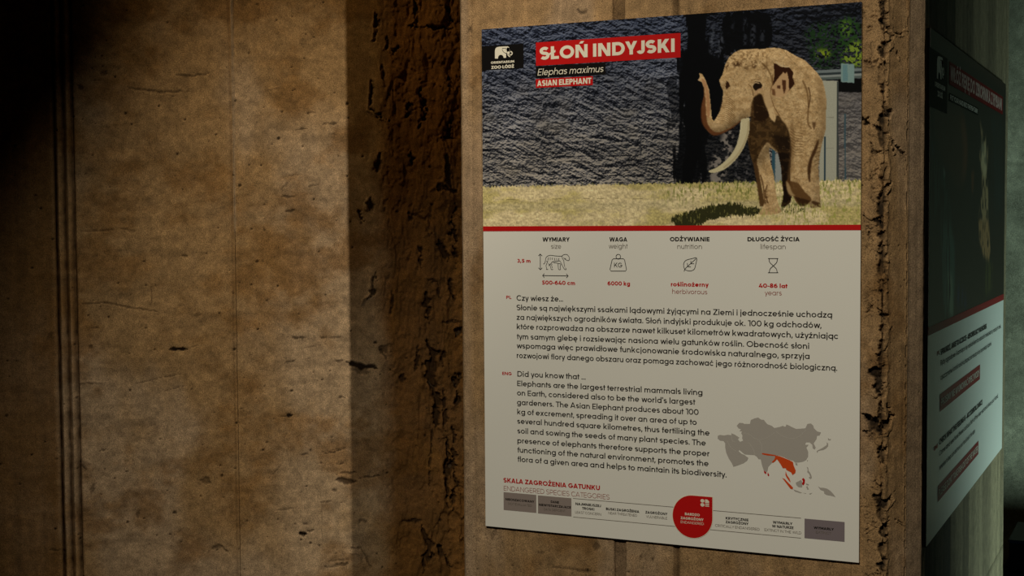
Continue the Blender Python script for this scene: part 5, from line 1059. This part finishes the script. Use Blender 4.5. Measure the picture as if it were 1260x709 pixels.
for q_ in ([(575.9,844.7),(580.9,848.4),(579.8,851.6),(576.7,849.2)], [(583.4,847.2),(586.3,852.6),(584.8,855.3),(582.9,852.9)], [(646.9,855.8),(649.9,853),(652.5,856.6),(652,863),(649.5,867),(646.9,864.6),(648.9,859.4)]):
    SH.add('elephant_range', *poly_vf(q_), M_RED, 0.0007, mp, 'red range spot')
bd = [[(598.2,770.3),(605.9,776.2),(616.2,780.6),(628.9,782.4),(639,779.2),(646.6,773.7),(649.1,769.8),(654.2,765.7)], [(537.2,777.8),(546.4,778.5),(556.8,785.5),(567.3,788.7),(577.6,785.5),(587.9,779.8),(595.6,773)], [(567.3,790),(572.5,799.9),(571.2,812.8)], [(514.9,784.3),(516.2,793.2),(524.1,795.8)], [(546.4,794.4),(554.3,803.6),(559.5,816.1)], [(505.6,793.9),(513.6,806.3),(524.1,813.3)]]
SH.add('map_border', *merge([ribbon_vf(smooth_path(b), 0.7) for b in bd]), M_MAPLINE, 0.0006, mp)

# ---------------------------------------------------------------- second information board, on the right face of the pier
PW2 = (Q[3] - Q[2]) * 1000; PH2 = (Q[5] - Q[4]) * 1000
board2 = empty('information_board', (Q[1] - 0.003, (Q[2] + Q[3]) / 2, Q[4]))
board2['label'] = 'wide information board with dark underwater photo, on the receding right face of the pier'
board2['category'] = 'sign'
SG = Sheet(f2, board2)
V, F = box_vf(Q[1] - 0.006, Q[1], Q[2], Q[3], Q[4], Q[5], 0.0006)
finish('panel', mesh_from('panel', V, F), M_SHEET2, board2)
V, F = box_vf(Q[1] - 0.0062, Q[1] - 0.0002, Q[2] - 0.003, Q[2] + 0.0005, Q[4], Q[5], 0.0)
o = finish('edge_trim', mesh_from('edge_trim', V, F), M_BLACKEDGE, board2); o['label'] = 'black panel edge'
s2 = [(24.7,535.1),(1202.5,540.1),(25.6,553.3),(1203.6,552.6)]
y20, y21 = (s2[0][1] + s2[1][1]) / 2, (s2[2][1] + s2[3][1]) / 2
cv2 = Canvas(PW2, y20, 3.0); X, Y = cv2.X, cv2.Y
cv2.C[:] = np.array((9, 9, 10)) / 255.
cv2.fill(sstep(30, 10, Y), (40, 26, 20), 0.9)  # brown band along the top paints in a reflection on the gloss
st = fbm(X / 14, Y / 60, 4, 701)
cv2.poly([(40.5,139.8),(162.7,121.6),(344.4,118.8),(431.5,123.4),(477.9,159.9),(501.4,194.9),(483.6,246.2),(416.3,279.9),(330.2,277.9),(213.7,253.5),(105.1,221.4),(42.7,183.3)], (56, 34, 20), 12, 0.9)
cv2.fill(cv2.mask([(369.4,131),(458,136),(501.4,194.9),(473.4,250.1),(415.1,262.2),(436.3,197.7)], 14), (98, 58, 32), 0.8)
cv2.fill(cv2.mask([(7.4,175.9),(52.4,179.6),(64.1,213.6),(25.7,233.8),(5.5,216.1)], 8) * sstep(0.3, 0.6, st), (24, 62, 88), 0.9)
cv2.fill(cv2.mask([(44.8,223.8),(126.7,236.6),(214.4,266.8),(286.8,340),(11.7,342.4),(7.3,253)], 12) * sstep(0.38, 0.62, st), (24, 70, 66), 0.85)
cv2.fill(cv2.mask([(158.6,242),(187,247.7),(192.3,264),(166.1,261.4)], 4), (130, 150, 140), 0.7)
cv2.fill(cv2.mask([(132.4,342.8),(263.9,343.2),(325.4,395.1),(330.7,481.9),(310.4,539.7),(185.4,531.4),(160.7,473.9)], 12) * sstep(0.22, 0.5, st), (70, 104, 96), 0.95)
cv2.fill(cv2.mask([(224.5,443.4),(293.7,456.2),(310.2,536.2),(240.7,531.7)], 8) * sstep(0.3, 0.5, st), (142, 160, 134), 0.8)
cv2.fill(cv2.mask([(365.9,466),(495.4,500.6),(524.4,535.3),(420.1,536.2),(344.8,517.5)], 14) * sstep(0.3, 0.5, st), (20, 44, 96), 0.85)
cv2.fill(cv2.mask(smooth_path([(687.1,118.1),(740.2,141.9),(819.7,157.4),(848.4,192.1),(831.9,228.7),(854.5,268.3),(850.9,344.5),(680.2,344),(736,286),(725.7,231.8),(684.8,206.2),(720.8,166.2)], True, 3), 6) * sstep(0.25, 0.5, fbm(X / 20, Y / 26, 3, 711)), (150, 128, 92), 0.95)
cv2.fill(cv2.mask([(720.8,166.2),(804.8,170),(825.8,232.9),(779.6,249.9),(719.1,224.3)], 6), (196, 184, 146), 0.6)
cv2.fill(cv2.mask([(553.1,240.6),(608.6,235.3),(595.4,288),(567.5,288.4)], 5), (110, 66, 34), 0.7)
cv2.fill(cv2.mask([(680.2,344.2),(873.8,344.7),(913.2,418.7),(882.1,446.6),(778,431.5),(698.6,390.7)], 6) * sstep(0.25, 0.5, fbm(X / 14, Y / 20, 3, 721)), (150, 116, 76), 0.95)
cv2.fill(cv2.mask([(826.6,444.9),(977.3,449.4),(965.2,511.7),(816.9,524.8)], 8) * sstep(0.3, 0.55, st), (70, 74, 26), 0.8)
cv2.fill(cv2.mask([(896.6,96.9),(1127,90.6),(1149.9,341.3),(916.8,340.9)], 14) * sstep(0.4, 0.6, st), (14, 36, 38), 0.8)
o = finish('photo_print', cv2.mesh('photo_print', f2, 0.0004), M_PRINT2, board2); o['label'] = 'dark glossy underwater photo'
SG.add('red_stripe', [(0, y20), (PW2, y20), (PW2, y21), (0, y21)], [(0, 1, 2, 3)], M_DARKRED, 0.0008)
lb2 = SG.add('logo_box', quad_avg([(-14.5,33.2),(207.9,37),(193,140.6),(-18.3,140)]), [(0, 1, 2, 3)], M_BLACK, 0.0010, label='black logo box')
u0 = (68.7, 40.1); u1 = (153.8, 78.7)
def lg(pts):  # same emblem, fitted to the box
    X0, Y0, X1, Y1 = 245, 172, 546, 385
    return [(u0[0] + (x - X0) / (X1 - X0) * (u1[0] - u0[0]), u0[1] + (y - Y0) / (Y1 - Y0) * 44) for x, y in pts]
logo(SG, lb2, lg([(245, 385), (245, 250), (252, 215), (275, 188), (320, 178), (400, 174), (470, 172), (490, 185), (500, 215), (500, 262), (470, 262), (452, 285), (440, 300), (440, 370), (398, 374), (390, 345), (372, 325), (345, 318), (318, 328), (302, 350), (298, 385)]),
     [lg([(372, 206), (420, 204), (438, 206), (442, 235)]), lg([(372, 220), (385, 255), (420, 285), (452, 292)])],
     lg([(452, 200), (498, 205), (502, 290), (508, 322), (478, 322), (458, 300)]), lg([(455, 312), (470, 305), (488, 330), (512, 345), (508, 360), (480, 348)]), lg([(492, 300), (512, 322), (538, 312), (546, 288), (530, 266), (512, 264)]), 4.0, 0.0014)
line_text(SG, 'lettering', 'ORIENTARIUM', [(u0[0] - 22, u0[1] + 60), (u1[0] + 16, u0[1] + 60)], 9, M_WHITE, 0.0014, 0.03, 0, lb2)
line_text(SG, 'lettering', 'ZOO ŁÓDŹ', [(u0[0] + 10, u0[1] + 76), (u1[0] - 14, u0[1] + 76)], 11, M_WHITE, 0.0014, 0.04, 0, lb2)
r2 = quad_avg([(223.7,38.5),(1132.4,36.5),(1132.9,81.3),(226.2,82)])
tb = SG.add('title_box', r2, [(0, 1, 2, 3)], M_TITLERED, 0.0010, label='red title box')
line_text(SG, 'lettering', 'WŁÓŻ RĘKĘ DO ZBIORNIKA Z RYBAMI', [(235.3,73.4),(1107.2,72.8)], 29, M_TITLETEXT, 0.0014, 0.026, 0, tb)
r3 = quad_avg([(227.2,99.2),(656,96),(657.2,112.1),(228.1,114.8)])
tb = SG.add('title_box', r3, [(0, 1, 2, 3)], M_BLACK, 0.0012, label='black box with the english title')
line_text(SG, 'lettering', 'PUT YOUR HAND INTO THE FISH TANK', [(235.3,111.4),(643.3,110.3)], 10, M_WHITE, 0.0016, 0.010, 0, tb)
for s, e, cap, mt, bd_ in (('PL', [(105.6,598.8),(137,598.6)], 8, M_DARKRED, 0.03), ('SPRAWDŹ, JAKIE TO UCZUCIE - ABSORBUJĄCY NASKÓREK', [(147.2,601.8),(852.2,601.7)], 11.5, M_INK, 0.026),
    ('Ryby ogrodowe i karmiące się naskórkiem to naturalni mieszkańcy naszych rzek,', [(148.3,622.9),(1147.9,620.4)], 10.5, M_INK, 0.004), ('czyszczą martwe komórki naskórka, bezpiecznie masując skórę i poprawiając krążenie.', [(149.7,648.4),(949.3,651.2)], 10.5, M_INK, 0.004),
    ('ENG', [(78,774.3),(123.6,775.1)], 8, M_RED, 0.03), ('CHECK WHAT THE FEELING IS - ACCIDENTAL DANCE', [(140.5,774.5),(784.1,772.2)], 11.5, M_INK, 0.026),
    ('Come and see how these curious fish of the river eat and clean your hand,', [(141.7,797.8),(1099.3,791.3)], 10.5, M_INK, 0.004), ('remember to keep calm and move your hand slowly in the water.', [(143,822.9),(663.4,821.7)], 10.5, M_INK, 0.004)):
    line_text(SG, 'text_line', s, e, cap, mt, 0.0006, bd_, 0, None, s[1].islower())
for corners, s, e in (([(141.2,676.6),(734.4,675.6),(736.9,708.9),(143,710.1)], 'PROSIMY NIE WYJMOWAĆ RYB Z WODY', [(155.5,700.1),(723.3,699.6)]), ([(126.7,851.4),(720,847.4),(722.4,879.3),(128.2,880.9)], "PLEASE DON'T TAKE FISH OUT OF THE WATER", [(137.8,873.7),(710.3,870.2)])):
    b = SG.add('notice_box', quad_avg(corners), [(0, 1, 2, 3)], M_DARKRED, 0.0006, label='dark red notice box')
    line_text(SG, 'lettering', s, e, 14, M_WHITE, 0.0010, 0.008, 0, b)

# ---------------------------------------------------------------- black equipment cabinet behind the pier, lower right
ca = (0.758, -0.403); cb = (0.734, -0.474)
x0, zt = cb[0], cb[1] - 0.10; xu, zu = ca[0], ca[1] - 0.065
cab = empty('equipment_cabinet', (x0 + 0.35, 2.55, ZF)); cab['label'] = 'black stepped equipment cabinet low at the right edge, behind the pier'; cab['category'] = 'cabinet'
finish('body', mesh_from('body', *box_vf(x0, x0 + 0.70, 2.40, 2.75, ZF + 0.03, zt, 0.006)), M_CASE, cab)
finish('upper_unit', mesh_from('upper_unit', *box_vf(xu, x0 + 0.62, 2.42, 2.72, zt, zu - 0.012, 0.006)), M_CASE, cab)
o = finish('lid', mesh_from('lid', *box_vf(xu - 0.003, x0 + 0.625, 2.415, 2.725, zu - 0.012, zu, 0.004)), M_CASETOP, cab); o['label'] = 'glossy black lid tinted with painted blue light'
for dx in (0.05, 0.65):
    for dy in (2.44, 2.70): finish('foot', mesh_from('foot', *cyl_vf((x0 + dx, dy, ZF), (0, 0, 1), 0.02, 0.031, 14)), M_CASE, cab)
finish('door', mesh_from('door', *box_vf(x0 + 0.03, x0 + 0.67, 2.392, 2.401, ZF + 0.06, zt - 0.03, 0.002)), M_CASE, cab)
